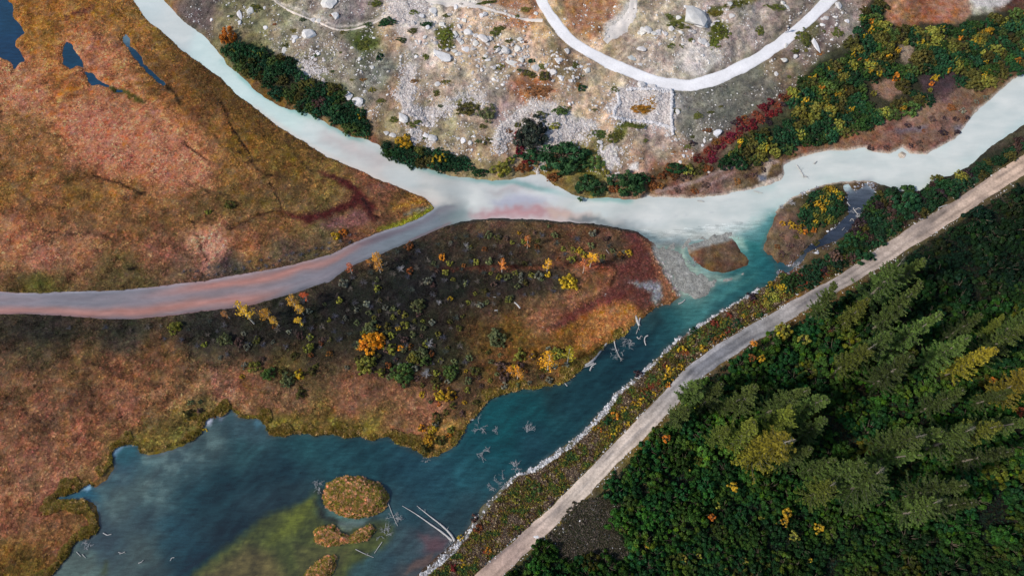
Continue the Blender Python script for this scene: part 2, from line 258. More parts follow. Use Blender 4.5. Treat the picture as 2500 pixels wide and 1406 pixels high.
# roads
ROAD = "1090,1500 1190,1406 1290,1315 1400,1215 1500,1110 1600,1010 1655,950 1710,895 1800,835 1880,790 1960,740 2060,685 2140,635 2220,580 2320,520 2420,455 2500,405 2700,270 2960,110"
WROAD = "1210,-380 1290,-80 1320,0 1350,50 1385,95 1430,125 1500,160 1560,185 1620,205 1680,210 1730,200 1790,175 1850,145 1900,110 1950,70 1990,35 2025,0 2120,-90 2300,-380"
D_road = ldist(ROAD, 1, .8); D_wroad = ldist(WROAD, 1.5, 1)
LAND = paint(LAND, S_fan - 10, (150, 150, 144), 12, .95)
LAND = LAND * (1 + (.35 * fbm(GX / 8, GY / 8, 2, 4) * (S_fan < 4))[..., None])
LAND = paint(LAND, D_road - 33, (118, 100, 58), 14, .55)

# ---- water colours
WCOL = rbf("""340,10,205,216,216 420,60,206,212,210 500,130,204,222,220 600,230,204,224,222 700,290,202,222,218 760,330,204,214,212 900,380,202,210,208 900,420,206,200,194
1000,440,198,204,202 1060,480,214,212,204 1150,490,216,220,216 1200,460,192,196,196 1260,492,200,206,210 1290,480,206,212,214 1240,520,200,200,200 1300,520,204,200,198 1380,512,206,206,200 1340,480,204,212,214 1450,500,206,220,220 1420,535,180,186,186 1500,480,206,222,220
1600,530,216,222,222 1650,560,214,216,208 1750,540,216,220,216 1800,510,212,220,218 1900,480,198,216,212 1980,400,210,212,208 2000,420,206,220,216 2150,410,202,218,214 2300,410,198,214,210 2350,370,196,212,210 2400,300,190,208,208 2480,240,184,202,202 2450,300,178,202,202 2100,385,206,218,214 2050,435,186,206,200
1520,545,120,130,136 1560,560,110,128,134 1620,580,96,124,130 1700,588,130,156,158 1780,582,176,190,186 1840,560,110,160,158 1860,535,70,136,138 1600,620,150,160,162 1640,640,120,138,142 1680,680,150,152,148 1650,660,150,150,148 1640,600,130,144,148 1700,710,142,146,142 1670,700,148,150,148 1720,690,120,124,130 1740,680,130,140,140
1840,600,44,112,118 1860,640,34,92,102 1830,670,50,104,110 1880,670,34,82,92 1800,700,48,100,106 1760,700,60,110,114 1720,730,76,122,124 1680,750,60,110,114 1740,750,38,80,90 1780,720,34,74,84 1640,780,40,88,96 1600,810,26,62,72 1600,770,46,66,70 1550,850,24,54,66 1500,900,24,54,64 1450,930,28,60,70 1400,980,30,64,74
1350,960,34,64,70 1300,1000,22,74,82 1240,1040,18,80,88 1200,1080,18,74,84 1300,1080,28,60,72 1150,1130,34,78,90 1130,1160,42,86,100 1050,1180,42,76,92 1000,1140,34,66,82 900,1120,28,62,76 820,1110,34,72,88 750,1100,38,78,92 700,1150,26,54,70 600,1050,66,84,102 600,1100,48,80,94 550,1170,22,52,66 480,1220,28,60,76
450,1100,76,90,106 500,1090,72,86,98 350,1190,92,104,114 300,1150,58,76,98 300,1110,44,92,116 290,1220,90,100,110 400,1180,76,92,106 350,1260,62,78,94 420,1300,30,62,82 470,1380,18,50,68 350,1340,76,84,92 250,1310,60,74,92 200,1380,98,108,114 180,1215,28,88,126 620,1180,28,52,66 560,1280,26,46,60 640,1220,40,56,70
720,1200,40,56,68 1000,1250,46,72,86 1080,1230,36,66,78 1100,1280,50,70,80 1050,1320,96,78,86 1000,1350,66,80,92 950,1380,52,72,88 1040,1370,64,70,84 960,1300,70,84,94 850,1275,96,116,122 1150,1230,44,66,76 900,1400,64,86,96 980,1400,84,76,80
20,60,22,66,92 30,120,20,58,88 180,140,20,64,88 240,195,20,66,94 350,160,16,58,84
0,740,158,122,124 100,740,128,130,140 200,745,128,132,144 120,762,168,124,122 60,722,160,122,124 300,740,122,128,140 330,755,150,112,112 200,768,160,120,118 420,755,170,118,112 500,745,168,114,106 450,720,150,116,120 400,710,160,116,116 500,700,166,114,106 600,688,168,114,104 550,722,124,128,138 650,705,124,128,136 700,690,124,130,138 600,730,166,112,102 700,665,172,122,110
760,650,152,112,108 760,680,128,134,142 820,650,126,134,142 870,610,150,110,112 880,625,128,138,142 950,575,134,98,102 960,590,128,144,146 1030,545,104,92,104 1040,560,128,146,148 1080,520,92,96,106 1110,525,130,150,150 1080,540,130,140,144
2100,470,84,92,104 2080,530,60,70,86 2040,570,62,70,84 1990,600,40,50,66 1950,650,100,104,108""", 30, 900, 2.0)
# silty channel: long bands of salmon sand and grey water that run with the flow
TOPB = ldist("-460,700 0,712 100,715 200,712 300,708 400,697 500,685 600,668 700,650 760,635 820,615 870,590 920,570 980,550 1030,530 1070,502 1110,480", 1, 1)
BOTB = ldist("-460,790 0,768 60,766 150,771 250,778 330,779 420,770 500,760 600,748 700,722 760,702 800,690 850,654 900,632 960,607 1020,582 1080,556 1130,541 1180,536", 1, 1)
vv = TOPB / (TOPB + BOTB + 1e-3); n1 = fbm(GX / 170, GX * 0 + 2, 1, 4); n2 = fbm(GX / 90, vv * 5, 3, 5); vw = vv + .25 * n1 + .22 * n2
grey = np.array([132, 132, 140.]) + fbm(GX / 60, vv * 14, 6, 4)[..., None] * 30; sal = np.array([180, 128, 116.]) + fbm(GX / 60, vv * 14, 4, 4)[..., None] * 34
up = np.interp(GX, [0, 120, 330, 520, 700, 850, 950, 1080], [.25, .1, .2, 1, 1, .7, .5, .2]); lo = np.interp(GX, [0, 100, 300, 450, 620, 720, 850, 1080], [.9, .9, 1, 1, .9, .15, .1, 0])
ms = np.exp(-((vw - .27) / .19) ** 2) * up + np.exp(-((vw - .8) / .2) ** 2) * lo
ms = np.clip(ms, 0, 1)[..., None]; mauve = sstep(820, 960, GX)[..., None]
sc_ = grey * (1 - ms) + (sal * (1 - mauve * .8) + np.array([112, 86, 96.]) * mauve * .8) * ms
sc_ = sc_ * (1 - mauve * .5) + mauve * .5 * (np.array([128, 146, 150.]) * (1 - ms) + np.array([104, 82, 94.]) * ms)
sc_ += 34 * np.exp(-(TOPB / 4) ** 2)[..., None] - 26 * np.exp(-(BOTB / 5) ** 2)[..., None]
a = sstep(2, -3, S_side)[..., None] * sstep(1115, 1065, GX + (GY - 530) * .8)[..., None]
WCOL = WCOL * (1 - a) + sc_ * a
for pl, c, al, sf in (("1150,522 1215,508 1300,505 1370,512 1440,524 1440,534 1300,531 1180,533", (184, 128, 132), .75, 24), ("1330,512 1440,520 1520,545 1440,538 1340,530", (214, 196, 176), .7, 20), ("1400,524 1470,532 1560,560 1540,566 1450,545 1390,536", (104, 118, 124), .8, 16),
                      ("1200,488 1260,478 1330,486 1330,500 1270,506 1210,504", (170, 172, 190), .75, 22), ("1290,480 1400,470 1420,482 1330,494", (190, 192, 206), .5, 20), ("1240,452 1300,450 1340,456 1270,470 1200,468", (176, 162, 164), .6, 22),
                      ("790,318 860,345 960,395 930,412 850,380 780,345", (190, 180, 178), .75, 34), ("1050,440 1120,455 1150,475 1080,470", (186, 192, 192), .6, 26), ("1540,560 1640,590 1800,572 1780,590 1640,612 1560,585", (116, 142, 146), .5, 26), ("1560,560 1700,585 1850,545 1880,520 1800,560 1700,572 1600,560", (206, 202, 186), .55, 24)):
    WCOL = paint(WCOL, sdf(pl, 14, 9), c, sf * 1.3, al)
milk = sdf('1300,470 1440,520 1500,540 1560,556 1640,574 1720,576 1800,562 1850,535 1890,502 1950,468 2000,452 2100,440 2200,460 2300,440 2400,370 2500,300 2600,200 2600,60 2400,200 2300,360 1950,380 1880,450 1500,480', 10, 3)
ma = sstep(26, -26, milk + 26 * fbm(GX / 30, GY / 14, 6, 4))[..., None] * .82
WCOL = WCOL * (1 - ma) + (np.array([208, 213, 210.]) + fbm(GX / 60, GY / 18, 4, 5)[..., None] * np.array([34, 26, 24.])) * ma
for pl, c, al, sf in (("1590,592 1640,592 1680,600 1670,620 1688,648 1716,668 1770,680 1815,668 1800,684 1750,694 1712,722 1680,728 1655,705 1628,660 1606,625", (146, 148, 144), .85, 16), ("1660,590 1700,575 1780,568 1812,580 1822,612 1800,600 1760,578 1690,590", (176, 180, 174), .7, 12), ("1612,640 1640,690 1668,722 1690,716 1660,680 1636,640", (176, 172, 164), .6, 8),
                      ("1655,625 1672,655 1690,680 1676,684 1650,650", (96, 112, 118), .6, 12), ("1700,600 1670,602 1676,640 1700,665 1696,672 1664,640 1660,600", (182, 176, 168), .7, 6), ("1720,735 1800,690 1850,668 1830,690 1760,730", (92, 140, 140), .45, 14)):
    WCOL = paint(WCOL, sdf(pl, 6, 6), np.array(c) * (1 + .3 * fbm(GX / 12, GY / 12, 2, 4)[..., None]), sf, al)
WCOL += fbm(GX / 50 + wx * 2, GY / 13 + wy * 2, 1, 5)[..., None] * np.array([26, 20, 18.]) * sstep(5, -5, S_river)[..., None]
wm = sstep(4, -4, S_lake)[..., None] * sstep(-5, 10, S_river)[..., None] * sstep(1100, 800, GX)[..., None]
WCOL = WCOL * (1 - wm) + wm * (WCOL * np.array([1.0, .97, .9]))
WCOL = np.where((S_river < 3)[..., None], WCOL * np.array([1, .99, .972]), WCOL)
# milk swirls, flow streaks (drawn along the flow), pale silt on the lake bed
ang = R(-40); ux = GX * math.cos(ang) + GY * math.sin(ang); uy = -GX * math.sin(ang) + GY * math.cos(ang)
stk = .7 * fbm(ux / 26 + wx * 2, uy / 6 + wy * 3, 1, 4) + fbm(ux / 90 + wx * 1.2, uy / 16 + wy * 2, 6, 5)
WCOL += stk[..., None] * np.array([22, 34, 36.]) * sstep(4, -20, S_lake)[..., None] * sstep(-10, 40, S_river)[..., None]
silt = sstep(.02, .2, fbm(GX / 40, GY / 40, 3, 5)) * sstep(60, -40, sdf("270,1130 420,1080 560,1050 520,1110 420,1200 330,1270 260,1260", 10, 8))
WCOL = WCOL * (1 - .45 * silt[..., None]) + np.array([140, 146, 148.]) * .45 * silt[..., None]
flow = fbm(GX / 140 + wy, GY / 14 + GX / 60, 2, 5)
WCOL += flow[..., None] * np.array([26, 16, 16.]) * sstep(6, -8, S_side)[..., None]
lk = sstep(4, -4, S_lake)[..., None] * sstep(-5, 10, S_river)[..., None]
WCOL = WCOL * (1 - lk) + WCOL * lk * np.array([.93, 1.06, .99])
sh = sstep(-12, 0, S_lake)[..., None] * lk * (.25 + .5 * vn(GX / 18, GY / 18, 4)[..., None]) * .8
WCOL = WCOL * (1 - sh) + np.array([88, 84, 74.]) * sh
# painted turquoise reflection of the north bank bushes, sandy edge on the south bank
TEAL = ldist("545,150 600,200 650,235 700,262 780,292 850,330 900,350 945,380 1010,406 1100,430 1200,444 1250,444 1400,480 1460,486 1540,492", 3, 3)
a = .36 * np.exp(-(np.maximum(TEAL - 1, 0) / 6) ** 2)[..., None] * sstep(.25, -.25, vn(GX / 70, GY / 70, 2) - .75)[..., None]
WCOL = WCOL * (1 - a) + np.array([60, 150, 142.]) * a
SANDY = ldist("620,265 740,350 850,410 980,464 1060,496", 3, 3)
a = .6 * np.exp(-(SANDY / 9) ** 2)[..., None]
WCOL = WCOL * (1 - a) + np.array([216, 200, 188.]) * a
SHALLOW = ldist("1165,540 1200,536 1300,537 1400,543 1460,552", 1, 2)
a = .8 * np.exp(-(SHALLOW / 3.5) ** 2)[..., None]
WCOL = WCOL * (1 - a) + np.array([206, 190, 184.]) * a
WCOL = paint(WCOL, ldist("1100,545 1060,562 1000,588", 1, 1) - 2, (150, 112, 112), 4, .6)
for pl, c, a, sf in (("780,1195 740,1225 690,1245 640,1265 600,1300 550,1335 510,1370 470,1400 380,1560 720,1600 800,1480 860,1380 930,1340 960,1290 940,1270 880,1278 800,1275 770,1250", (82, 88, 38), .95, 26),
                     ("600,1330 560,1360 500,1400 470,1450 640,1450 700,1400 660,1350", (100, 84, 50), .75, 50), ("700,1260 760,1220 780,1240 720,1300 650,1330", (112, 118, 34), .6, 30), ("720,1330 800,1335 860,1340 820,1400 720,1400", (92, 88, 48), .6, 30),
                     ("770,1220 800,1260 870,1280 925,1262 900,1275 830,1285 780,1262", (36, 34, 24), .9, 14),
                     ("785,1225 778,1200 800,1180 795,1250", (30, 32, 24), .8, 12),
                     ("255,1360 250,1400 262,1400 265,1370", (70, 80, 36), .7, 14), ("1020,1300 1090,1320 1080,1350 1040,1350", (118, 78, 80), .6, 20), ("990,1406 1010,1370 1060,1350 1050,1380", (120, 88, 74), .7, 14),
                     ("820,1275 850,1268 900,1270 880,1282 850,1300 835,1298", (120, 142, 146), .6, 10), ("498,1022 522,1010 518,1030 502,1040", (206, 208, 224), .85, 6), ("520,1014 545,1012 560,1003 545,1022", (140, 150, 176), .6, 8), ("620,1022 645,1020 650,1040 630,1045", (96, 150, 170), .6, 14),
                     ("205,1190 218,1178 226,1182 214,1200", (140, 180, 206), .8, 5), ("275,1110 285,1092 300,1084 335,1085 300,1092 282,1118", (130, 160, 190), .7, 7), ("1855,432 1872,430 1874,446 1858,450", (110, 118, 130), .8, 8)):
    WCOL = paint(WCOL, sdf(pl, 7, 7), np.array(c) * (1 + ((.7 * fbm(GX / 26, GY / 18, 5, 5) + .7 * fbm(GX / 7, GY / 7, 2, 3)) if c[1] > c[2] * 1.6 else .2 * fbm(GX / 22, GY / 22, 5, 5))[..., None]), sf, a)
LAND = paint(LAND, sdf("1850,430 1868,430 1870,444 1855,446", 2, 2), (104, 112, 128), 5, .9)
foam = sstep(3, 0, np.abs(S_lake + 3)) * sstep(.12, .25, fbm(GX / 30, GY / 30, 6, 4)) 
WCOL = WCOL * (1 - .35 * foam[..., None]) + np.array([150, 160, 168.]) * .35 * foam[..., None]
def lin(c): 
    c = np.clip(np.asarray(c, float) / 255, 0, 1); return np.where(c <= .04045, c / 12.92, ((c + .055) / 1.055) ** 2.4)
LLIN = np.clip(lin(LAND) * K, .004, .85); WLIN = np.clip(lin(WCOL) * K * np.interp(WCOL.mean(-1), [90, 190], [.77, 1.08])[..., None], .004, .85)

# ---- heights
rough = fbm(GX / 30, GY / 30, 2, 4)
BANK = .06 + (.30 * sstep(0, 12, WAT) + .35 * sstep(10, 90, WAT)) * sstep(4, 14, S_fan)
MICRO = rough * .45 * sstep(0, 30, WAT) * sstep(4, 14, S_fan)
hillw = sstep(20, -60, S_hill)
MICRO = MICRO + hillw * (fbm(GX / 50, GY / 50, 5, 5) * 2.2 + .5)
for pl, hh, sp in ((TUS, .9, 22), (TUS2, .35, 12), (TUS3, .35, 15)):
    MICRO = MICRO + hh * sstep(0, -sp, sdf(pl, 3, 4))
onroad = np.maximum(sstep(34, 22, D_road), sstep(28, 18, D_wroad))
MICRO = MICRO * (1 - onroad) + onroad * (.25 * hillw)
for d in ("540,250 560,300 590,345 610,370 620,400", "450,350 480,375 510,395", "660,450 680,490 690,515 640,525 560,560", "230,430 290,450 330,470 360,476"):
    MICRO = MICRO - .35 * sstep(5, 0, ldist(d, 3, 3))
HM = np.where(WAT > 0, BANK + MICRO * sstep(0, 10, WAT), np.maximum(WAT * .05, -1.2))
def knoll(x, y): return 3.0 * np.exp(-((x - 12) / 48) ** 2 - ((y - 128) / 34) ** 2)
def zfield(x, y):
    px, py = proj(x, y, 0.0); f = sstep(0, 70, samp(WAT, px, py)); z = knoll(x, y) * f
    px, py = proj(x, y, z); f = sstep(0, 70, samp(WAT, px, py)); z = knoll(x, y) * f
    z = z + samp(HM, px, py)
    return z, px, py
def at(px, py, dz=0.0):
    """ground point under a pixel (dz: height above ground that should fall on that pixel)"""
    z = dz
    for _ in range(4):
        x, y = unproj(px, py, z); z = float(zfield(np.array([x]), np.array([y]))[0][0]) + dz
    return float(x), float(y), z - dz

# ------------------------------------------------------------------ mesh and material helpers
def mesh(name, V, Fc, col=None, smooth=False):
    """V (n,3), Fc (m,k) of equal-sided faces"""
    V = np.asarray(V, np.float32); Fc = np.asarray(Fc, np.int32); me = bpy.data.meshes.new(name)
    k = Fc.shape[1]
    me.vertices.add(len(V)); me.vertices.foreach_set('co', V.ravel())
    me.loops.add(Fc.size); me.loops.foreach_set('vertex_index', Fc.ravel())
    me.polygons.add(len(Fc)); me.polygons.foreach_set('loop_start', np.arange(0, Fc.size, k, dtype=np.int32))
    me.polygons.foreach_set('loop_total', np.full(len(Fc), k, np.int32))
    me.polygons.foreach_set('use_smooth', np.full(len(Fc), smooth))
    me.update(calc_edges=True)
    if col is not None:
        a = me.color_attributes.new('col', 'FLOAT_COLOR', 'POINT')
        c = np.ones((len(V), 4), np.float32); c[:, :3] = col; a.data.foreach_set('color', c.ravel())
    return me
def obj(name, me, mat=None, parent=None, loc=None, **kw):
    o = bpy.data.objects.new(name, me); C.objects.link(o)
    if mat is not None and me is not None and not me.materials: me.materials.append(mat)
    if parent is not None: o.parent = parent
    if loc is not None: o.location = loc
    for k_, v_ in kw.items(): o[k_] = v_
    return o
class N:
    def __init__(s, name):
        s.m = bpy.data.materials.new(name); s.m.use_nodes = True; s.t = s.m.node_tree; s.b = s.t.nodes['Principled BSDF']
        s.b.inputs['Roughness'].default_value = .9; s.b.inputs['Specular IOR Level'].default_value = .2
    def n(s, ty, **kw):
        nd = s.t.nodes.new(ty)
        for k_, v_ in kw.items():
            if k_ in nd.inputs: nd.inputs[k_].default_value = v_
            else: setattr(nd, k_, v_)
        return nd
    def l(s, a, b): s.t.links.new(a, b)
    def noise(s, scale, detail=4, rough=.6, vec=None):
        nd = s.n('ShaderNodeTexNoise'); nd.inputs['Scale'].default_value = scale; nd.inputs['Detail'].default_value = detail; nd.inputs['Roughness'].default_value = rough
        if vec is None:
            if not hasattr(s, 'co'): s.co = s.n('ShaderNodeNewGeometry').outputs['Position']
            vec = s.co
        s.l(vec, nd.inputs['Vector']); return nd.outputs['Fac']
    def ramp(s, fac, lo, hi, a, b):
        nd = s.n('ShaderNodeMapRange'); nd.inputs[1].default_value = lo; nd.inputs[2].default_value = hi; nd.inputs[3].default_value = a; nd.inputs[4].default_value = b
        s.l(fac, nd.inputs[0]); return nd.outputs[0]
    def mul(s, col, fac):
        nd = s.n('ShaderNodeVectorMath', operation='SCALE'); s.l(col, nd.inputs[0]); s.l(fac, nd.inputs['Scale']); return nd.outputs[0]
    def math(s, op, a, b):
        nd = s.n('ShaderNodeMath', operation=op)
        for i, v in enumerate((a, b)):
            if isinstance(v, (int, float)): nd.inputs[i].default_value = v
            else: s.l(v, nd.inputs[i])
        return nd.outputs[0]
    def mix(s, fac, a, b):
        nd = s.n('ShaderNodeMix', data_type='RGBA')
        if isinstance(fac, (int, float)): nd.inputs[0].default_value = fac
        else: s.l(fac, nd.inputs[0])
        for i, v in ((6, a), (7, b)):
            if isinstance(v, tuple): nd.inputs[i].default_value = (*v, 1)
            else: s.l(v, nd.inputs[i])
        return nd.outputs[2]
    def attr(s, name='col'):
        nd = s.n('ShaderNodeAttribute'); nd.attribute_name = name; return nd.outputs['Color']
    def bump(s, h, strength=.5, dist=.1):
        nd = s.n('ShaderNodeBump'); nd.inputs['Strength'].default_value = strength; nd.inputs['Distance'].default_value = dist
        s.l(h, nd.inputs['Height']); s.l(nd.outputs[0], s.b.inputs['Normal'])

M_ground = N('ground')
f1 = M_ground.ramp(M_ground.noise(.9, 6, .7), .3, .7, .55, 1.45)
f2 = M_ground.ramp(M_ground.noise(3.5, 3, .7), .3, .7, .72, 1.3)
cc = M_ground.mul(M_ground.attr(), M_ground.math('MULTIPLY', f1, f2))
hs = M_ground.n('ShaderNodeHueSaturation'); M_ground.l(cc, hs.inputs['Color'])
M_ground.l(M_ground.ramp(M_ground.noise(.55, 4, .6), .3, .7, .485, .52), hs.inputs['Hue'])
M_ground.l(M_ground.ramp(M_ground.noise(.7, 4, .6), .3, .7, .8, 1.2), hs.inputs['Saturation'])
M_ground.l(hs.outputs[0], M_ground.b.inputs['Base Color']); M_ground.bump(M_ground.noise(2.2, 5, .7), .8, .35)

def water_mat(name, streak, milky):
    m = N(name)
    co = m.n('ShaderNodeNewGeometry').outputs['Position']
    mp = m.n('ShaderNodeMapping'); mp.inputs['Rotation'].default_value = (0, 0, R(-38)); mp.inputs['Scale'].default_value = (.35, 1.6, 1); m.l(co, mp.inputs[0])
    s1 = m.ramp(m.noise(1.1, 7, .72, mp.outputs[0]), .3, .7, 1 - streak, 1 + streak)
    s2 = m.ramp(m.noise(.25, 4, .6), .3, .7, 1 - streak * .5, 1 + streak * .5)
    s3 = m.ramp(m.noise(5, 3, .8), .3, .7, 1 - streak * .6, 1 + streak * .6)
    m.l(m.mul(m.attr(), m.math('MULTIPLY', m.math('MULTIPLY', s1, s2), s3)), m.b.inputs['Base Color'])
    m.b.inputs['Roughness'].default_value = .35 if milky else .12; m.b.inputs['Specular IOR Level'].default_value = .3 if milky else .5
    m.bump(m.noise(3, 3, .6), .12, .05)
    return m.m
M_milk = water_mat('milky_water', .03, True); M_side = water_mat('silty_water', .12, True); M_lake = water_mat('clear_water', .38, False)

def road_mat(name, vary):
    m = N(name)
    f = m.ramp(m.noise(2.5, 6, .75), .3, .7, 1 - vary, 1 + vary); g = m.ramp(m.noise(.3, 3, .6), .3, .7, 1 - vary, 1 + vary)
    m.l(m.mul(m.attr(), m.math('MULTIPLY', f, g)), m.b.inputs['Base Color']); m.bump(m.noise(6, 4, .7), .5, .06); return m.m
M_road = road_mat('gravel', .3); M_wroad = road_mat('pale_gravel', .1)

def attr_mat(name, vary=.2, sc=4, bump=.4, transl=0.0):
    m = N(name); f = m.ramp(m.noise(sc, 4, .7), .3, .7, 1 - vary, 1 + vary)
    col = m.mul(m.attr(), f); m.l(col, m.b.inputs['Base Color'])
    if bump: m.bump(m.noise(sc * 2, 3, .7), bump, .05)
    if transl: translucent(m, col, transl)
    return m.m
def translucent(m, col, fac):
    t = m.n('ShaderNodeBsdfTranslucent'); m.l(col, t.inputs[0]); mx = m.n('ShaderNodeMixShader'); mx.inputs[0].default_value = fac
    out = m.t.nodes['Material Output']; m.l(m.b.outputs[0], mx.inputs[1]); m.l(t.outputs[0], mx.inputs[2]); m.l(mx.outputs[0], out.inputs[0])
M_tuft = attr_mat('dry_grass', .15, 2, 0, .42)
M_cover = attr_mat('leafy_cover', .15, 2, 0, .35)
M_pebble = attr_mat('stone', .15, 5, .5)

def leaf_mat():
    m = N('leaves'); oi = m.n('ShaderNodeObjectInfo')
    nd = m.n('ShaderNodeVectorMath', operation='MULTIPLY'); m.l(oi.outputs['Color'], nd.inputs[0]); m.l(m.attr(), nd.inputs[1])
    hs = m.n('ShaderNodeHueSaturation'); m.l(nd.outputs[0], hs.inputs['Color'])
    m.l(m.ramp(oi.outputs['Random'], 0, 1, .485, .515), hs.inputs['Hue']); m.l(m.ramp(oi.outputs['Random'], 0, 1, .85, 1.15), hs.inputs['Value'])
    m.l(hs.outputs[0], m.b.inputs['Base Color']); m.b.inputs['Roughness'].default_value = .65; translucent(m, hs.outputs[0], .3); return m.m
M_leaf = leaf_mat()
def objcol_mat(name, sc=3, vary=.25, bump=.6):
    m = N(name); oi = m.n('ShaderNodeObjectInfo')
    tc = m.n('ShaderNodeTexCoord').outputs['Object']
    m.l(m.mul(oi.outputs['Color'], m.ramp(m.noise(sc, 6, .7, tc), .3, .7, 1 - vary, 1 + vary)), m.b.inputs['Base Color'])
    m.bump(m.noise(sc * 2, 5, .7, tc), bump, .1); return m.m
M_bark = objcol_mat('bark', 5, .3); M_rock = objcol_mat('rock', 1.6, .22, .9); M_cloth = objcol_mat('cloth', 8, .1, .1)

# ------------------------------------------------------------------ ground, one sheet out to the horizon
GS = .33
def axis(a, b):
    c = list(np.arange(a, b + .01, GS)); lo = []; s = 2.0; v = a
    while v > -2600: v -= s; s *= 1.5; lo.append(v)
    hi = []; s = 2.0; v = c[-1]
    while v < 2600: v += s; s *= 1.5; hi.append(v)
    return np.array(lo[::-1] + c + hi)
ax = axis(-140, 140); ay = axis(-25, 150)
AX, AY = np.meshgrid(ax, ay); nx, ny = len(ax), len(ay)
inr = (np.abs(AX) < 160) & (AY > -60) & (AY < 190)
AZ = np.full(AX.shape, .5); PX = np.zeros(AX.shape); PY = np.zeros(AX.shape)
z_, px_, py_ = zfield(AX[inr], AY[inr]); AZ[inr] = z_; PX[inr] = px_; PY[inr] = py_
ox, oy, = np.clip(AX, -158, 158), np.clip(AY, -58, 188)
zz, qx, qy = zfield(ox, oy); AZ = np.where(inr, AZ, np.maximum(zz, -0.2)); PX = np.where(inr, PX, qx); PY = np.where(inr, PY, qy)
idx = np.arange(nx * ny).reshape(ny, nx)
quads = np.stack([idx[:-1, :-1], idx[:-1, 1:], idx[1:, 1:], idx[1:, :-1]], -1).reshape(-1, 4)
gcol = samp(LLIN, PX, PY).reshape(-1, 3)
obj('ground', mesh('ground', np.stack([AX, AY, AZ], -1).reshape(-1, 3), quads, gcol, True), M_ground.m, kind='structure')

# ---- water sheets (each body of water its own sheet at z = 0)
cls = np.argmin(np.stack([S_river, S_side, S_lake, S_pond, S_stream]), 0)
cls = np.where((S_lake < 0) & (sdf("1100,500 1400,520 1560,568 1640,590 1800,575 1850,575 1895,520 1890,470 1100,440", 0, 0) > 0), 2, cls)
cls = np.where((cls == 1) & (S_river < -2), 0, cls)
qm = quads.reshape(ny - 1, nx - 1, 4); cpx = (PX[:-1, :-1] + PX[1:, 1:]) / 2; cpy = (PY[:-1, :-1] + PY[1:, 1:]) / 2
WP0 = proj(AX, AY, 0.0)
cpx = (WP0[0][:-1, :-1] + WP0[0][1:, 1:]) / 2; cpy = (WP0[1][:-1, :-1] + WP0[1][1:, 1:]) / 2
wv = samp(WAT, cpx, cpy) < 5
ci = np.clip(((cpy - Y0) / ST).round().astype(int), 0, len(gy) - 1); cj = np.clip(((cpx - X0) / ST).round().astype(int), 0, len(gx) - 1)
cc_ = cls[ci, cj]; far = (np.abs(AX[:-1, :-1]) > 500) | (np.abs(AY[:-1, :-1]) > 500)
okc = np.abs(AX[:-1, :-1]) < 150; okc &= (AY[:-1, :-1] > -50) & (AY[:-1, :-1] < 180)
wcol = samp(WLIN, WP0[0], WP0[1]).reshape(-1, 3)
for k_, (nm, mt) in enumerate((('river', M_milk), ('side_channel', M_side), ('lake', M_lake), ('pond', M_lake), ('stream', M_lake))):
    q = qm[wv & (cc_ == k_) & okc]
    if not len(q): continue
    u, inv = np.unique(q.ravel(), return_inverse=True)
    V = np.stack([AX.ravel()[u], AY.ravel()[u], np.zeros(len(u))], -1)
    obj(nm, mesh(nm, V, inv.reshape(-1, 4), wcol[u], True), mt, kind='structure')

# ---- roads: sheets laid on the ground
def ribbon(name, line, halfw, colf, mat, lift=.05, wob=3, across=17):
    P = pts(line); L = [P[0]]
    for a, b in zip(P[:-1], P[1:]):
        n = max(2, int(np.hypot(*(b - a)) / 6)); L += [a + (b - a) * i / n for i in range(1, n + 1)]
    L = np.array(L)
    for _ in range(10): L[1:-1] = (L[:-2] + 2 * L[1:-1] + L[2:]) / 4
    ok = (L[:, 0] > -400) & (L[:, 0] < 2900) & (L[:, 1] > -150) & (L[:, 1] < 1600); L = L[ok]
    W = []
    for p in L: W.append(at(p[0], p[1])[:2])
    W = np.array(W); T = np.gradient(W, axis=0); T /= np.linalg.norm(T, axis=1)[:, None]; Nn = np.stack([-T[:, 1], T[:, 0]], 1)
    s = np.cumsum(np.r_[0, np.hypot(*np.diff(W, axis=0).T)])
    eL = halfw(s, L) * (1 + .3 * fbm(s / 12, s * 0 + 9, 6, 3) + .3 * fbm(s / 2, s * 0 + 3, 1, 4) * wob / 3); eR = halfw(s, L) * (1 + .3 * fbm(s / 12, s * 0 + 29, 6, 3) + .3 * fbm(s / 2, s * 0 + 40, 2, 4) * wob / 3)
    V = []; Cc = []
    for j in range(across):
        t = j / (across - 1) * 2 - 1
        off = np.where(t > 0, eL, eR) * t
        XY = W + Nn * off[:, None]
        z = zfield(XY[:, 0], XY[:, 1])[0] + lift * (1 - abs(t) ** 6) - .03 * (abs(t) > .99)
        V.append(np.c_[XY, z]); Cc.append(colf(s, L, t, XY))
    V = np.stack(V, 1); Cc = np.stack(Cc, 1); n = len(L)
    ii = np.arange(n * across).reshape(n, across)
    q = np.stack([ii[:-1, :-1], ii[:-1, 1:], ii[1:, 1:], ii[1:, :-1]], -1).reshape(-1, 4)
    return obj(name, mesh(name, V.reshape(-1, 3), q, np.clip(lin(Cc.reshape(-1, 3)) * K, 0, .86), True), mat, kind='structure')
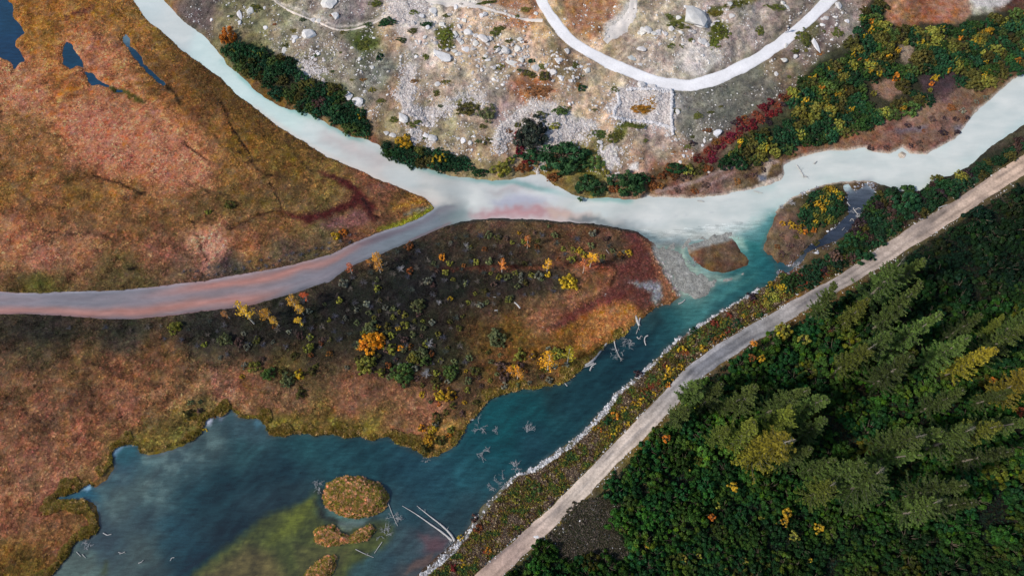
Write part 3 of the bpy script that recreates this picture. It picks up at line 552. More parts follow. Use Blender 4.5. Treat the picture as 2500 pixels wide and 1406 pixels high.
def grey_road(s, L, t, XY):
    base = np.stack([np.interp(L[:, 0], [1100, 1250, 1400, 1560, 1700, 1850, 2000, 2200, 2500], v) for v in
                     ([196, 190, 214, 214, 158, 160, 176, 196, 214], [166, 164, 196, 197, 156, 157, 165, 176, 184], [144, 150, 178, 182, 158, 156, 158, 160, 160])], -1)
    rut = .3 * np.exp(-((t + .42) / .16) ** 2) * (.4 + vn(s / 7, s * 0, 1)) + .26 * np.exp(-((t - .38) / .16) ** 2) * (.3 + vn(s / 6, s * 0 + 8, 2))
    n = fbm(s / 5, s * 0 + t * 2, 3, 4); dk = sstep(.02, .25, fbm(s / 12, s * 0 + t * 1.2 + 30, 4, 4))
    return base * (1 - .5 * rut + .22 * n)[:, None] * (1 - .22 * dk[:, None] * np.array([1, .95, .85]))
def white_road(s, L, t, XY):
    n = fbm(s / 4, s * 0 + t * 3, 3, 4); e = sstep(.7, 1, abs(t))
    return np.array([246, 243, 242.]) * (1 + .06 * n)[:, None] * (1 - .10 * e)
ribbon('gravel_road', ROAD, lambda s, L: np.interp(L[:, 0], [1100, 1500, 1700, 2000, 2500], [1.5, 1.42, 1.65, 1.42, 1.8]), grey_road, M_road)
ribbon('white_track', WROAD, lambda s, L: np.interp(L[:, 0], [1300, 1500, 1650, 2030], [1.3, 1.5, 1.6, 1.35]), white_road, M_wroad, .06, 4)
ribbon('footpath', "655,-10 700,25 750,45 790,60 815,74 850,76 890,66 920,55 950,38", lambda s, L: s * 0 + .28, lambda s, L, t, XY: np.array([220, 206, 192.]) * (1 + .1 * fbm(s / 2, s * 0, 2, 3))[:, None], M_road, .05, 5, 5)

ribbon('spur_track', "1548,-20 1548,10 1542,35 1526,58 1502,76 1488,92 1478,104", lambda s, L: np.interp(L[:, 1], [-20, 10, 45, 80, 100], [.8, .9, 1.3, 1.6, .7]), lambda s, L, t, XY: np.array([228, 218, 208.]) * (1 + .16 * fbm(s / 2, s * 0 + t * 4, 2, 4))[:, None], M_wroad, .05, 8, 9)
ribbon('upper_path', "1030,-4 1060,4 1100,10 1165,14 1195,24 1240,36 1290,52 1325,50", lambda s, L: np.interp(L[:, 0], [1030, 1100, 1165, 1200, 1320], [.7, .9, .8, .35, .5]), lambda s, L, t, XY: np.array([224, 214, 204.]) * (1 + .16 * fbm(s / 2, s * 0 + t * 4, 2, 4))[:, None], M_wroad, .05, 7, 7)
# ------------------------------------------------------------------ scattering helpers (one merged mesh = one stuff object)
def in_poly(P, x, y):
    ins = np.zeros(len(x), bool)
    for k in range(len(P)):
        a, b = P[k], P[(k + 1) % len(P)]
        if a[1] != b[1]: ins ^= ((a[1] > y) != (b[1] > y)) & (x < (b[0] - a[0]) * (y - a[1]) / (b[1] - a[1]) + a[0])
    return ins
def rpts(n, poly=None, mask=None, box=None):
    """n random pixels inside a polygon and/or with probability mask(px,py)"""
    P = pts(poly) if poly is not None else None
    x0, y0, x1, y1 = box if box else (P[:, 0].min(), P[:, 1].min(), P[:, 0].max(), P[:, 1].max())
    ox = np.zeros(0); oy = np.zeros(0)
    for _ in range(60):
        x = rng.uniform(x0, x1, n * 2); y = rng.uniform(y0, y1, n * 2); k = np.ones(len(x), bool)
        if P is not None: k &= in_poly(P, x, y)
        if mask is not None: k &= rng.random(len(x)) < mask(x, y)
        ox = np.r_[ox, x[k]]; oy = np.r_[oy, y[k]]
        if len(ox) >= n: break
    return ox[:n], oy[:n]
def gpts(px, py):
    z = np.zeros(len(px))
    for _ in range(4): x, y = unproj(px, py, z); z = zfield(x, y)[0]
    return np.stack([x, y, z], -1)
def scatter(pv, pf, pos, sc, rz, col, tilt=None, jit=0):
    n = len(pos); nv = pv.shape[-2]; c, s = np.cos(rz), np.sin(rz)
    sc = np.asarray(sc); sc = sc[:, None] * np.ones(3) if sc.ndim == 1 else sc
    v = pv[None] * sc[:, None, :] if pv.ndim == 2 else pv * sc[:, None, :]
    if jit: v = v * (1 + rng.uniform(-jit, jit, (n, nv, 1)))
    if tilt is not None: v[..., 0] += v[..., 2] * tilt[:, None, 0]; v[..., 1] += v[..., 2] * tilt[:, None, 1]
    X = v[..., 0] * c[:, None] - v[..., 1] * s[:, None]; Y = v[..., 0] * s[:, None] + v[..., 1] * c[:, None]
    V = np.stack([X, Y, v[..., 2]], -1) + pos[:, None, :]
    Fc = (pf[None] + (np.arange(n) * nv)[:, None, None]).reshape(-1, pf.shape[1])
    return V.reshape(-1, 3), Fc, (np.repeat(col, nv, 0) if col is not None else None)

# grass tufts: a mop of narrow blades
def tuft_proto(k=7):
    V = []; Fc = []
    for i in range(k):
        a = 2 * math.pi * i / k + .4 * math.sin(i * 5.1); l = .6 + .4 * ((i * 37) % 10) / 10; b = .2
        dx, dy = math.cos(a), math.sin(a)
        V += [(-dy * b, dx * b, 0), (dy * b, -dx * b, 0), (dx * l * .55, dy * l * .55, 1.0 - .3 * l), ]
        V += [(dx * l, dy * l, .55)]
        j = 4 * i; Fc += [(j, j + 1, j + 2), (j + 2, j + 1, j + 3)]
    return np.array(V), np.array(Fc)
TP, TF = tuft_proto()
notroad = lambda x, y: (samp(D_road, x, y) > 27) & (samp(D_wroad, x, y) > 21)
def tufts(name, n, box, mask, size, hgt, tint=1.0, vary=.35, **kw):
    x, y = rpts(n, None, mask, box); pos = gpts(x, y); n = len(x)
    sv = rng.uniform(size[0], size[1], n) * (.75 + .8 * np.clip(fbm(pos[:, 0] / 2, pos[:, 1] / 2, 4, 3) + .4, 0, 1)); hv = rng.uniform(hgt[0], hgt[1], n) * (.35 + 1.3 * np.clip(fbm(pos[:, 0] / 1.7 + 9, pos[:, 1] / 1.7, 1, 3) + .5, 0, 1) ** 2)
    col = samp(LLIN, x, y) * tint * (1 + rng.normal(0, vary * 1.35, (n, 1))).clip(.35, 2.2) * (1 + rng.normal(0, .09, (n, 3)))
    g_ = col.mean(1, keepdims=True); col = col * .95 + g_ * .05
    V, Fc, c = scatter(TP, TF, pos - [0, 0, .03], np.stack([sv, sv, hv], -1), rng.uniform(0, 6.3, n), np.clip(col, .003, .8), rng.normal(0, .3, (n, 2)))
    return obj(name, mesh(name, V, Fc, c), M_tuft, kind='stuff', **kw)
S_marsh1 = sdf("-460,-380 240,-380 325,0 345,30 365,55 400,80 440,120 480,150 540,190 580,235 640,275 680,310 740,345 800,385 850,405 920,435 980,460 1060,495 1030,528 980,548 920,568 820,613 700,648 500,683 300,706 0,710 -460,700", 2, 2)
S_marsh2 = sdf("-460,790 0,770 250,780 420,772 600,750 700,724 800,692 850,656 960,608 1080,558 1200,535 1400,544 1550,566 1620,640 1662,720 1600,752 1545,795 1410,910 1340,942 1200,975 1125,1070 1040,1116 900,1070 650,1062 560,1000 490,1060 340,1105 270,1120 200,1220 240,1300 110,1420 0,1600 -460,1700", 2, 3)
land = lambda x, y, m=2: samp(WAT, x, y) > m
tufts('meadow_grass', 76000, (-60, -60, 1090, 720), lambda x, y: land(x, y) & (samp(S_marsh1, x, y) < 4), (.28, .5), (.05, .17), 2.5, label='rust and olive dry grass of the wet meadow left of the milky river', category='grass')
tufts('heath_grass', 76000, (-60, 540, 1680, 1460), lambda x, y: land(x, y) & (samp(S_marsh2, x, y) < 4), (.26, .5), (.05, .18), 2.4, label='brown heath and dry grass between the silty channel and the lake', category='grass')
tufts('knoll_grass', 26000, (400, -60, 2500, 480), lambda x, y: land(x, y) * notroad(x, y) & (samp(S_marsh1, x, y) > 4) & (samp(LLIN, x, y)[:, 0] < lin(200) * K), (.15, .34), (.05, .14), 1.1, .3, label='thin dry grass between the stones of the pale knoll', category='grass')

# mossy rim of cushions along the lake
def cushion(name, n, box, mask, cols, size, **kw):
    x, y = rpts(n, None, mask, box); pos = gpts(x, y); n = len(x)
    pv, pf = tuft_proto(9)
    s = rng.uniform(size[0], size[1], n); c = lin(np.array(cols)[rng.integers(0, len(cols), n)]) * K * 2.0 * rng.uniform(.6, 1.3, (n, 1))
    V, Fc, cc = scatter(pv, pf, pos - [0, 0, .05], np.stack([s, s, s * .9], -1), rng.uniform(0, 6.3, n), c, rng.normal(0, .2, (n, 2)))
    return obj(name, mesh(name, V, Fc, cc), M_cover, kind='stuff', **kw)
cushion('mossy_sedge', 6500, (60, 800, 1600, 1420), lambda x, y: land(x, y, 1) & (samp(WAT, x, y) < 34 * np.clip(vn(x / 26, y / 26, 3) * 1.5 - .35, 0.08, 1)) & (samp(S_marsh2, x, y) < 6) & (samp(S_side, x, y) > 60) & (samp(S_lake, x, y) < 40) & (x < 1560),
        [(146, 132, 58), (126, 114, 54), (160, 132, 70), (112, 102, 50), (172, 144, 98)], (.25, .55), label='yellow green sedge fringing the lake shore', category='sedge')
cushion('islet_sedge', 4200, (740, 1150, 960, 1420), lambda x, y: land(x, y, .5), [(150, 146, 62), (170, 148, 84), (130, 130, 56), (206, 164, 128), (220, 180, 148)], (.2, .42), label='green and pinkish sedge covering the small lake islets', category='sedge')

# leafy ground cover: loose small leaves
def leaves_cover(name, n, box, mask, cols, size, zr, **kw):
    x, y = rpts(n, None, mask, box); pos = gpts(x, y); n = len(x); pos[:, 2] += rng.uniform(zr[0], zr[1], n)
    q = np.array([(-.5, -.3, 0), (.5, -.3, .1), (.5, .3, 0), (-.5, .3, .15)]); s = rng.uniform(size[0], size[1], n)
    cl = lin(np.array(cols)[np.clip((vn(x / 14, y / 14, 5) * 1.0 * len(cols) + rng.normal(0, 1.3, n)).astype(int), 0, len(cols) - 1)]) * K * rng.uniform(.6, 1.5, (n, 1))
    t = rng.normal(0, .5, (n, 2)); pv = np.repeat(q[None], n, 0); pv[..., 2] += pv[..., 0] * t[:, None, 0] + pv[..., 1] * t[:, None, 1]
    V, Fc, cc = scatter(pv, np.array([(0, 1, 2, 3)]), pos, s, rng.uniform(0, 6.3, n), np.clip(cl, .003, .8))
    return obj(name, mesh(name, V, Fc, cc), M_cover, kind='stuff', **kw)
S_strip = sdf("1905,668 1960,690 2010,690 1960,722 1880,768 1800,812 1700,870 1640,930 1580,1000 1480,1095 1380,1200 1270,1300 1170,1395 1120,1460 1020,1420 1060,1385 1110,1340 1150,1290 1190,1235 1230,1190 1262,1160 1300,1150 1350,1120 1430,1056 1475,1006 1540,936 1630,852 1700,798 1800,736", 3, 3)
leaves_cover('bank_undergrowth', 46000, (1000, 640, 2020, 1480), lambda x, y: (samp(S_strip, x, y) < 0) & (samp(D_road, x, y) > 27) & (samp(D_peb, x, y) > 8),
             [(58, 88, 50), (98, 116, 46), (84, 78, 42), (146, 132, 54), (110, 82, 50), (84, 66, 54), (170, 150, 120), (124, 104, 90)], (.14, .34), (.02, .3), label='low mixed autumn undergrowth between the lake and the gravel road', category='undergrowth')
S_forest = sdf("1190,1440 1225,1400 1310,1340 1410,1250 1520,1140 1620,1035 1680,960 1730,915 1820,855 1900,810 1980,762 2080,705 2160,655 2240,600 2340,540 2440,475 2520,430 2960,150 2960,1760 1100,1760", 3, 3)
S_clear = sdf("1395,1245 1435,1218 1500,1216 1514,1262 1505,1310 1525,1350 1500,1372 1430,1368 1375,1352 1345,1318 1362,1285", 12, 12)
leaves_cover('forest_undergrowth', 60000, (1150, 380, 2560, 1460), lambda x, y: (samp(S_forest, x, y) < -6) & (samp(S_clear, x, y) > 6), [(24, 42, 32), (30, 54, 34), (42, 54, 26), (20, 32, 26), (44, 42, 26), (32, 62, 42)], (.2, .42), (.0, .25),
             label='dark green undergrowth on the forest floor', category='undergrowth')
leaves_cover('clearing_cover', 9000, (1310, 1190, 1600, 1450), lambda x, y: samp(S_clear, x, y) < 6, [(84, 76, 62), (64, 64, 42), (98, 88, 76), (56, 62, 38), (118, 108, 98), (72, 62, 54)], (.08, .24), (.01, .14), label='grey brown scrub in the clearing beside the gravel road', category='undergrowth')

# ------------------------------------------------------------------ stones
def ico(sub=0):
    import bmesh
    bm = bmesh.new(); bmesh.ops.create_icosphere(bm, subdivisions=sub + 1, radius=1.0)
    V = np.array([v.co[:] for v in bm.verts]); Fc = np.array([[v.index for v in f.verts] for f in bm.faces]); bm.free(); return V, Fc
I0 = ico(0); I1 = ico(1); I3 = ico(2)
def stones(name, px, py, size, cols=((236, 232, 228), (214, 210, 206), (190, 188, 186)), flat=.6, **kw):
    pos = gpts(px, py); n = len(px); s = size if hasattr(size, '__len__') and len(size) == n else rng.uniform(size[0], size[1], n) * rng.choice([.6, .8, 1, 1.5], n, p=[.3, .35, .25, .1])
    c = lin(np.array(cols)[rng.integers(0, len(cols), n)]) * K * rng.uniform(.8, 1.08, (n, 1))
    V, Fc, cc = scatter(I0[0], I0[1], pos, np.stack([s * rng.uniform(.8, 1.4, n), s * rng.uniform(.7, 1, n), s * flat], -1), rng.uniform(0, 6.3, n), np.clip(c, 0, .85), jit=.25)
    return obj(name, mesh(name, V, Fc, cc), M_pebble, kind='stuff', **kw)
pw = np.array([1.0])
def band(n, line, w, dens=None):
    P = pts(line); seg = np.hypot(*np.diff(P, axis=0).T); cum = np.r_[0, np.cumsum(seg)]
    t = rng.uniform(0, cum[-1], n); x = np.interp(t, cum, P[:, 0]); y = np.interp(t, cum, P[:, 1])
    o = rng.normal(0, 1, n); wv_ = w if not callable(w) else w(x, y)
    return x + o * wv_ * .55, y + o * wv_ * .75
pwid = lambda x, y: .8 * np.interp(x, [1030, 1120, 1200, 1300, 1400, 1480, 1600, 1640, 1660, 1720, 1800, 1870, 1900], [9, 8, 5, 5, 7, 11, 11, 3, 6, 9, 9, 6, 4]) * (.25 + 1.5 * vn(x / 16, y / 16, 6) ** 1.5)
bx_, by_ = band(7000, PEB, pwid); kk = rng.random(7000) < np.clip(vn(bx_ / 9, by_ / 9, 2) * 2.4 - .55, .06, 1) * np.interp(bx_, [1030, 1120, 1135, 1235, 1260, 1290, 1520, 1535, 1550, 1640, 1655], [1, .9, .12, .12, .5, 1, 1, .5, 1, .6, 1]); bx_ = bx_[kk]; by_ = by_[kk]
stones('shore_stones', bx_, by_, (.07, .22), ((226, 224, 224), (196, 194, 196), (164, 164, 168), (140, 138, 138)), label='white rounded stones lining the right shore of the lake', category='shore stones')
def dens(polys, soft=16):
    S = np.minimum.reduce([sdf(p, 5, 6) for p in polys]); return lambda x, y: sstep(soft, -soft, samp(S, x, y) + 34 * (vn(x / 11, y / 11, 1) - .5))
RUB = ["1000,165 1018,175 1010,240 995,260 975,235 985,190", "975,240 1010,262 1060,270 1120,245 1175,230 1185,250 1120,262 1060,292 1020,308 985,285",
       "1205,345 1250,285 1290,255 1320,248 1370,275 1440,312 1400,335 1340,345 1300,275 1255,300 1245,345 1215,370", "1330,340 1380,330 1450,310 1460,330 1400,345 1350,360 1310,430 1325,380",
       "1470,365 1500,365 1508,400 1490,425 1470,400", "1500,225 1560,215 1640,222 1640,330 1590,298 1600,275 1600,250 1540,250 1535,275 1590,298 1510,295 1480,265", "1000,310 1055,340 1060,355 1000,335", "950,0 1040,0 1040,30 1000,50 955,30", "735,140 780,150 790,190 760,200 735,180"]
x, y = rpts(11000, None, lambda x, y, d=dens(RUB): d(x, y) * notroad(x, y), (720, 0, 1660, 440))
stones('rubble', x, y, (.1, .27), ((226, 218, 212), (206, 198, 192), (184, 174, 170), (214, 202, 196)), .45, label='pale broken stone rubble of the collapsed walls on the knoll', category='rubble')
kn = lambda x, y: (samp(S_hill, x, y) < 0) & land(x, y, 4) & notroad(x, y) & (rng.random(len(x)) < np.clip(vn(x / 28, y / 28, 2) * 2.4 - .9, .03, 1))
x, y = rpts(5200, None, kn, (420, -40, 2140, 440))
stones('scattered_stones', x, y, (.07, .24), ((224, 218, 212), (200, 194, 186), (178, 170, 162), (236, 232, 228)), label='small loose stones strewn over the dry knoll', category='stones')
x, y = rpts(1400, None, lambda x, y: (samp(S_strip, x, y) < 0) & (rng.random(len(x)) < np.clip(vn(x / 30, y / 30, 6) * 2 - .9, 0.05, 1)), (1030, 690, 1950, 1420))
stones('bank_stones', x, y, (.08, .2), label='small pale stones among the bank undergrowth', category='stones')
x, y = rpts(700, None, lambda x, y: (np.abs(samp(D_road, x, y) - 24) < 5) | ((samp(S_clear, x, y) < 4) & (rng.random(len(x)) < .35)), (1180, 400, 2480, 1406))
stones('roadside_stones', x, y, (.06, .15), label='small white stones along the gravel road and clearing', category='stones')
x, y = rpts(500, None, dens(["1960,460 2000,452 1990,475 1960,480", "2060,460 2130,450 2120,520 2080,560 2050,575 1960,620 1900,660 1890,690 1930,670 2000,600 2070,520"], 10), (1880, 440, 2160, 720))
stones('stream_stones', x, y, (.1, .25), ((150, 150, 158), (200, 200, 204), (120, 120, 130)), label='grey stones in the bed of the small braided stream', category='stones')

# ------------------------------------------------------------------ things
THINGS = []          # (object, description, px, py) that still need a label that singles them out
LM = [(1800, 790, 'bank above the bend'), (1580, 990, 'bank below the bend'), (2230, 320, 'brown sandy bank'), (1700, 455, 'sandy spit'), (1940, 600, 'brown tail of the islet'), (1190, 1406, 'road at the bottom edge'), (1450, 1270, 'bare clearing'), (1350, 1180, 'lower straight of the gravel road'), (1540, 1060, 'narrow middle of the gravel road'), (1870, 1100, 'brightest golden larch'), (1700, 960, 'larch overhanging the road'), (1825, 985, 'larch with a white bare patch'),
      (1905, 815, 'bright shrub at the road edge'), (2165, 690, 'uppermost larch'), (2190, 770, 'larch with a white dead top'), (2085, 880, 'yellow green larch above the dark hollow'), (2200, 1090, 'larch with long pale branches'), (2430, 1040, 'round topped larch'), (2430, 1260, 'dark pool of shade'), (2380, 880, 'larch with yellow orange tips'),
      (2250, 640, 'upper road beside the dark slope'), (2400, 560, 'road near the right edge'), (2420, 700, 'dark upper forest'), (2300, 760, 'thin larch in the dark slope'), (2050, 1180, 'lower left larch of the lower group'), (2290, 1370, 'bottom edge below the lower larches'), (2450, 1390, 'bottom right corner'), (2080, 1390, 'bottom edge left of the lower larches'), (1830, 1390, 'bottom edge right of the clearing'),
      (1645, 1340, 'right rim of the clearing'), (1733, 1265, 'lone orange shrub in the lower forest'), (1910, 1265, 'yellow pair in the lower forest'), (1622, 1075, 'orange shrub below the road'), (1785, 1190, 'yellow shrub left of the pair'), (2205, 140, 'pinkish bare patch'), (2160, 230, 'tan bare hollow'), (2290, 205, 'purple scrub patch'), (2130, 20, 'top end of the large thicket'), (2440, 60, 'top right corner'),
      (2470, 140, 'thicket at the right edge'), (1990, 220, 'dark left flank of the large thicket'), (1900, 340, 'lower middle of the large thicket'), (1770, 385, 'left tip of the large thicket'), (1850, 290, 'red shrub band'), (2350, 130, 'thicket below the orange grass'), (2030, 300, 'thicket above the brown bank'), (620, 150, 'upper end of the bank thicket'), (700, 220, 'middle of the bank thicket'), (860, 280, 'lower end of the bank thicket'),
      (1000, 390, 'river curve thicket'), (2020, 500, 'yellow and green islet'), (2200, 510, 'round bush mass by the upper road'), (2300, 460, 'dark bush at the river edge'), (2420, 380, 'river bank near the right edge'), (2060, 620, 'road verge by the braided stream'), (1960, 690, 'red patch beside the road'), (1900, 735, 'yellow clump beside the road'), (1750, 810, 'green bank above the inlet'), (1640, 915, 'yellow green clump at the bend'), (1640, 430, 'russet river bank'),
      (905, 838, 'golden orange bush'), (1390, 686, 'round yellow tree'), (865, 1215, 'grassy islet'), (1080, 1290, 'twin white logs'), (1475, 727, 'white stump in the red swamp'),
      (810, 15, 'large boulder by the footpath'), (1700, 50, 'biggest pale boulder'), (1590, 260, 'square stone ruin'), (1925, 72, 'walker on the white track'), (1375, 385, 'big green bush at the river inlet'), (1080, 100, 'square moss mat on the knoll'),
      (660, 765, 'three yellow birches'), (555, 90, 'orange tree on the river bank'), (1715, 850, 'lone yellow shrub by the road bend'), (2210, 380, 'tiny islet by the sandy bank'), (1040, 1100, 'lake headland'), (820, 572, 'yellow pair of shrubs by the silty channel'), (1750, 625, 'gravel bar island'), (1300, 340, 'crimson edged bush'), (978, 656, 'white grey dead shrub'), (1040, 912, 'dead shrub with curved twigs'), (838, 690, 'silvery shrub below the channel'), (1225, 650, 'orange birch on the red ditch'), (1072, 738, 'pale bare shrub of the middle heath'), (549, 826, 'green shrub under the birches'), (426, 800, 'olive shrub at the left'), (744, 724, 'bright orange birch'), (1210, 825, 'lone grey green shrub'), (925, 640, 'thin birch pair at the channel'), (1000, 600, 'russet shrub at the channel'), (1440, 632, 'golden birch'), (1290, 592, 'dull orange birch of the upper heath'), (630, 655, 'middle of the channel bank'), (1055, 28, 'rounded boulder on the top slope'), (1230, 124, 'middle boulder field'), (1305, 167, 'orange bushy grass mat'), (1580, 80, 'boulders left of the biggest one'), (1350, 178, 'faceted boulder by the dark bush'), (1240, 1200, 'widest dead bush on the shore'), (1990, 112, 'upright slab right of the white track'), (693, 122, 'narrow boulder above the bank thicket'), (1192, 1344, 'golden shrub near the bottom edge'), (1503, 1014, 'orange yellow shrub by the shore')]
def tagthing(o, label, cat, group=None):
    o['label'] = label; o['category'] = cat
    if group: o['group'] = group
def later(o, desc, cat, px, py, group=None):
    o['category'] = cat
    if group: o['group'] = group
    THINGS.append((o, desc, px, py))

def boulder_mesh(seed, sub=1):
    r = np.random.default_rng(seed); V = (I3 if sub == 3 else I1)[0].copy(); Fc = (I3 if sub == 3 else I1)[1]
    for _ in range(9):                                  # chop flat facets
        n = r.normal(0, 1, 3); n /= np.linalg.norm(n); d = r.uniform(.45, .8); k = V @ n
        V -= np.maximum(k - d, 0)[:, None] * n
    V += r.normal(0, .02, V.shape); V /= np.abs(V).max(0)
    return mesh('boulder', V, Fc)
BM = [boulder_mesh(i) for i in range(6)]
def boulder(px, py, rx, ry, rot=0, col=(226, 222, 218), desc='pale angular boulder on the knoll', label=None, hgt=None, group=None):
    x, y, z = at(px, py); x2, _, _ = at(px + rx, py); s = abs(x2 - x); _, y2, _ = at(px, py - ry); s2 = abs(y2 - y) * .9
    o = obj('boulder', random.choice(BM), M_rock); hh = hgt or min(s, s2) * .62
    o.location = (x, y, z + hh * .15); o.scale = (s * 1.15, s2 * 1.15, hh); o.rotation_euler = (0, 0, R(rot)); o.color = (*(np.clip(lin(col) * K, 0, .85)), 1)
    if label: tagthing(o, label, 'boulder', group)
    else: later(o, desc, 'boulder', px, py, group or 'boulders on the pale knoll')
    return o
boulder(808, 10, 20, 20, 20, label='large round pale boulder above the footpath at the top edge')
boulder(818, 38, 9, 11, 10, label='small pale boulder touching the foot of the large round boulder')
boulder(757, 84, 17, 13, 0, label='pale faceted boulder left of the footpath dip')
boulder(1692, 42, 22, 34, 15, (206, 204, 200), label='biggest pale boulder, a tall slab at the top of the knoll')
boulder(1707, 62, 14, 16, 40, label='pale block leaning on the foot of the biggest boulder')
boulder(1076, 136, 26, 11, -28, (220, 218, 216), label='long cracked grey white slab below the square moss mat')
boulder(1140, 81, 13, 9, -20, label='smooth egg shaped white boulder beside the square moss mat')
boulder(1055, 27, 10, 10, 0, label='rounded pale boulder high in the rocky slope')
boulder(853, 236, 11, 13, 20, label='white boulder at the end of the dark bank thicket, upper of two')
boulder(874, 253, 14, 14, 60, label='white boulder at the end of the dark bank thicket, lower of two')
boulder(1542, 140, 11, 9, 10, (196, 198, 194), label='grey cracked boulder alone inside the curve of the white track')
boulder(1750, 327, 13, 8, 35, (232, 230, 232), label='pale oval boulder beside the crimson shrubs')
boulder(985, 288, 15, 13, -40, label='pale slab at the lower left end of the rubble wall')
for t in """584,38,6,13,20 614,27,8,11,-30 585,55,5,8,0 648,70,6,7,30 693,123,5,12,-10 720,92,8,7,0 717,102,5,6,0 777,52,6,5,0 763,50,6,6,0 860,118,5,4,0 908,165,6,7,0 776,133,6,6,0 877,146,5,4,0 645,20,3,4,0 570,130,4,4,0 516,50,4,5,0
1112,20,6,8,0 1175,40,7,6,20 1185,35,6,6,0 1134,52,8,7,-50 1147,65,6,4,-50 1112,86,7,10,10 1120,98,7,8,0 1180,95,15,9,-30 1160,88,7,8,0 1195,97,7,6,0 1128,105,6,8,0 1163,108,8,8,0 1135,122,10,8,0 1108,125,8,7,0 1090,120,6,6,0 1120,132,9,6,30 1045,68,6,5,-40
1015,140,6,5,0 1070,207,8,6,0 1230,124,14,10,-30 1262,122,10,10,0 1247,155,17,7,-15 1192,148,8,4,0 1185,138,5,5,0 1215,162,6,5,0 1246,138,5,4,0 1270,97,8,7,0 1272,147,6,8,0 1305,167,10,11,0 1292,178,6,5,0 1349,178,11,10,0 1371,191,6,10,20 1361,147,8,9,0 1383,124,6,9,10 1370,146,5,5,0 1395,168,6,5,0 1416,163,8,4,0 1436,172,6,9,-30 1392,197,5,5,0
1568,78,10,12,0 1580,74,10,11,0 1563,82,7,6,0 1595,82,9,7,0 1606,78,6,8,0 1623,83,7,7,0 1565,121,11,8,0 1561,158,6,5,0 1655,45,8,6,0 1640,72,7,6,0 1712,103,11,9,0 1728,110,7,7,0 1785,41,10,6,0 1781,10,6,5,0 1805,7,5,6,0 1920,18,6,9,30 1912,8,5,5,0 1675,18,6,5,0 1738,63,6,8,-20 1750,52,5,3,0
1568,207,10,6,-5 1590,211,9,4,-10 1653,275,7,8,0 1616,225,5,4,0 1628,225,4,4,0 1719,345,4,7,0 1716,356,4,4,0 1990,112,6,17,10 1940,140,7,6,30 1913,147,7,7,0 1896,182,5,6,0 2048,14,7,10,0 2066,53,6,5,0 1920,112,4,8,-20 1838,257,3,3,0
1463,348,7,5,0 1410,391,3,3,0 1432,438,3,2,0 1642,376,4,2,0 1730,421,4,3,0 1668,380,4,6,0 1215,340,8,5,0 1130,345,8,9,0 1055,338,10,12,20 1040,332,7,7,0 1147,350,6,7,0 1118,338,6,5,0 943,325,7,8,0 959,331,8,8,0 978,140,4,4,0 1233,28,4,4,0 1308,34,5,5,0 1305,17,2,2,0 1080,62,9,6,-40 1028,40,7,6,0""".split():
    a = [float(v) for v in t.split(',')]
    boulder(*a, col=random.choice([(232, 228, 226), (220, 214, 210), (210, 206, 202), (224, 220, 212)]), desc=('pale angular boulder' if a[2] >= 8 else 'small white stone block'))
for t, lab in (("1423,971,4,4", 'white stone standing alone in the middle of the dark lake'), ("1152,1023,6,3", 'flat white stone at the headland shore beside a dead bush'), ("2037,586,5,4", 'white stone on the edge of the small braided stream'),
               ("2020,564,3,3", 'small white stone on the stream bank below the yellow shrubs'), ("2247,534,5,3", 'white stone beside the upper road edge and leaning log'), ("2338,423,5,5", 'white stone on the river shore below the dark bushes'), ("1963,458,5,3", 'pale stone in the river shallows above the yellow islet'),
               ("1685,800,5,4", 'white stone pair member at the lower lake bank'), ("1665,812,4,4", 'lone white stone in water off the stony shore'), ("1260,1155,3,3", 'small white stone by the dead branches on the lake shore'), ("1128,1270,3,3", 'tiny white stone in shallow lake by the twin logs'), ("1308,1310,7,4", 'white stone on the lower edge of the gravel road')):
    a = [float(v) for v in t.split(',')]; boulder(*a, 0, (240, 238, 238), label=lab)

x, y = rpts(420, None, dens(["1010,60 1060,20 1190,80 1300,100 1290,165 1180,170 1080,150 1000,130", "1280,110 1340,120 1450,150 1440,190 1380,215 1340,200", "1540,60 1640,60 1720,20 1780,60 1700,120 1560,100", "1160,130 1270,130 1270,210 1150,215", "735,60 780,70 780,140 730,120", "2000,20 2070,20 2010,120"], 10), (730, 10, 2080, 220))
k_ = notroad(x, y); stones('scree', x[k_], y[k_], (.22, .5), ((230, 226, 222), (212, 206, 202), (196, 190, 186)), .6, label='mid sized broken stones between the boulders of the knoll', category='stones')
# square stone ruin: dry stone walls of blocks
def ruin():
    e = obj('stone_ruin', None, loc=(0, 0, 0)); tagthing(e, 'square dry stone ruin with a straight right wall below the white track', 'ruin')
    x0, y0, z0 = at(1600, 270); e.location = (x0, y0, z0)
    for nm, line, wd, nn, hh in (('wall', "1640,222 1639,250 1638,280 1640,318 1642,330", 3.2, 120, .45), ('wall', "1530,222 1560,218 1600,220 1640,224", 3, 100, .3), ('wall', "1500,288 1540,296 1590,300 1638,312", 4, 110, .25), ('wall', "1508,226 1512,250 1500,270 1498,288", 4, 70, .2)):
        bx, by = band(nn * 2, line, wd * .5); pos = gpts(bx, by); n = len(bx); pos[:, 2] += rng.uniform(0, hh, n) ; pos -= np.array([x0, y0, z0])
        s = rng.uniform(.16, .32, n); c = np.clip(lin((226, 222, 222)) * K * rng.uniform(.75, 1.05, (n, 1)), 0, .85)
        V, Fc, cc = scatter(I0[0], I0[1], pos, np.stack([s * 1.3, s * .8, s * .6], -1), rng.uniform(0, 6.3, n), c, jit=.2)
        obj(nm, mesh(nm, V, Fc, cc), M_pebble, e)
ruin()

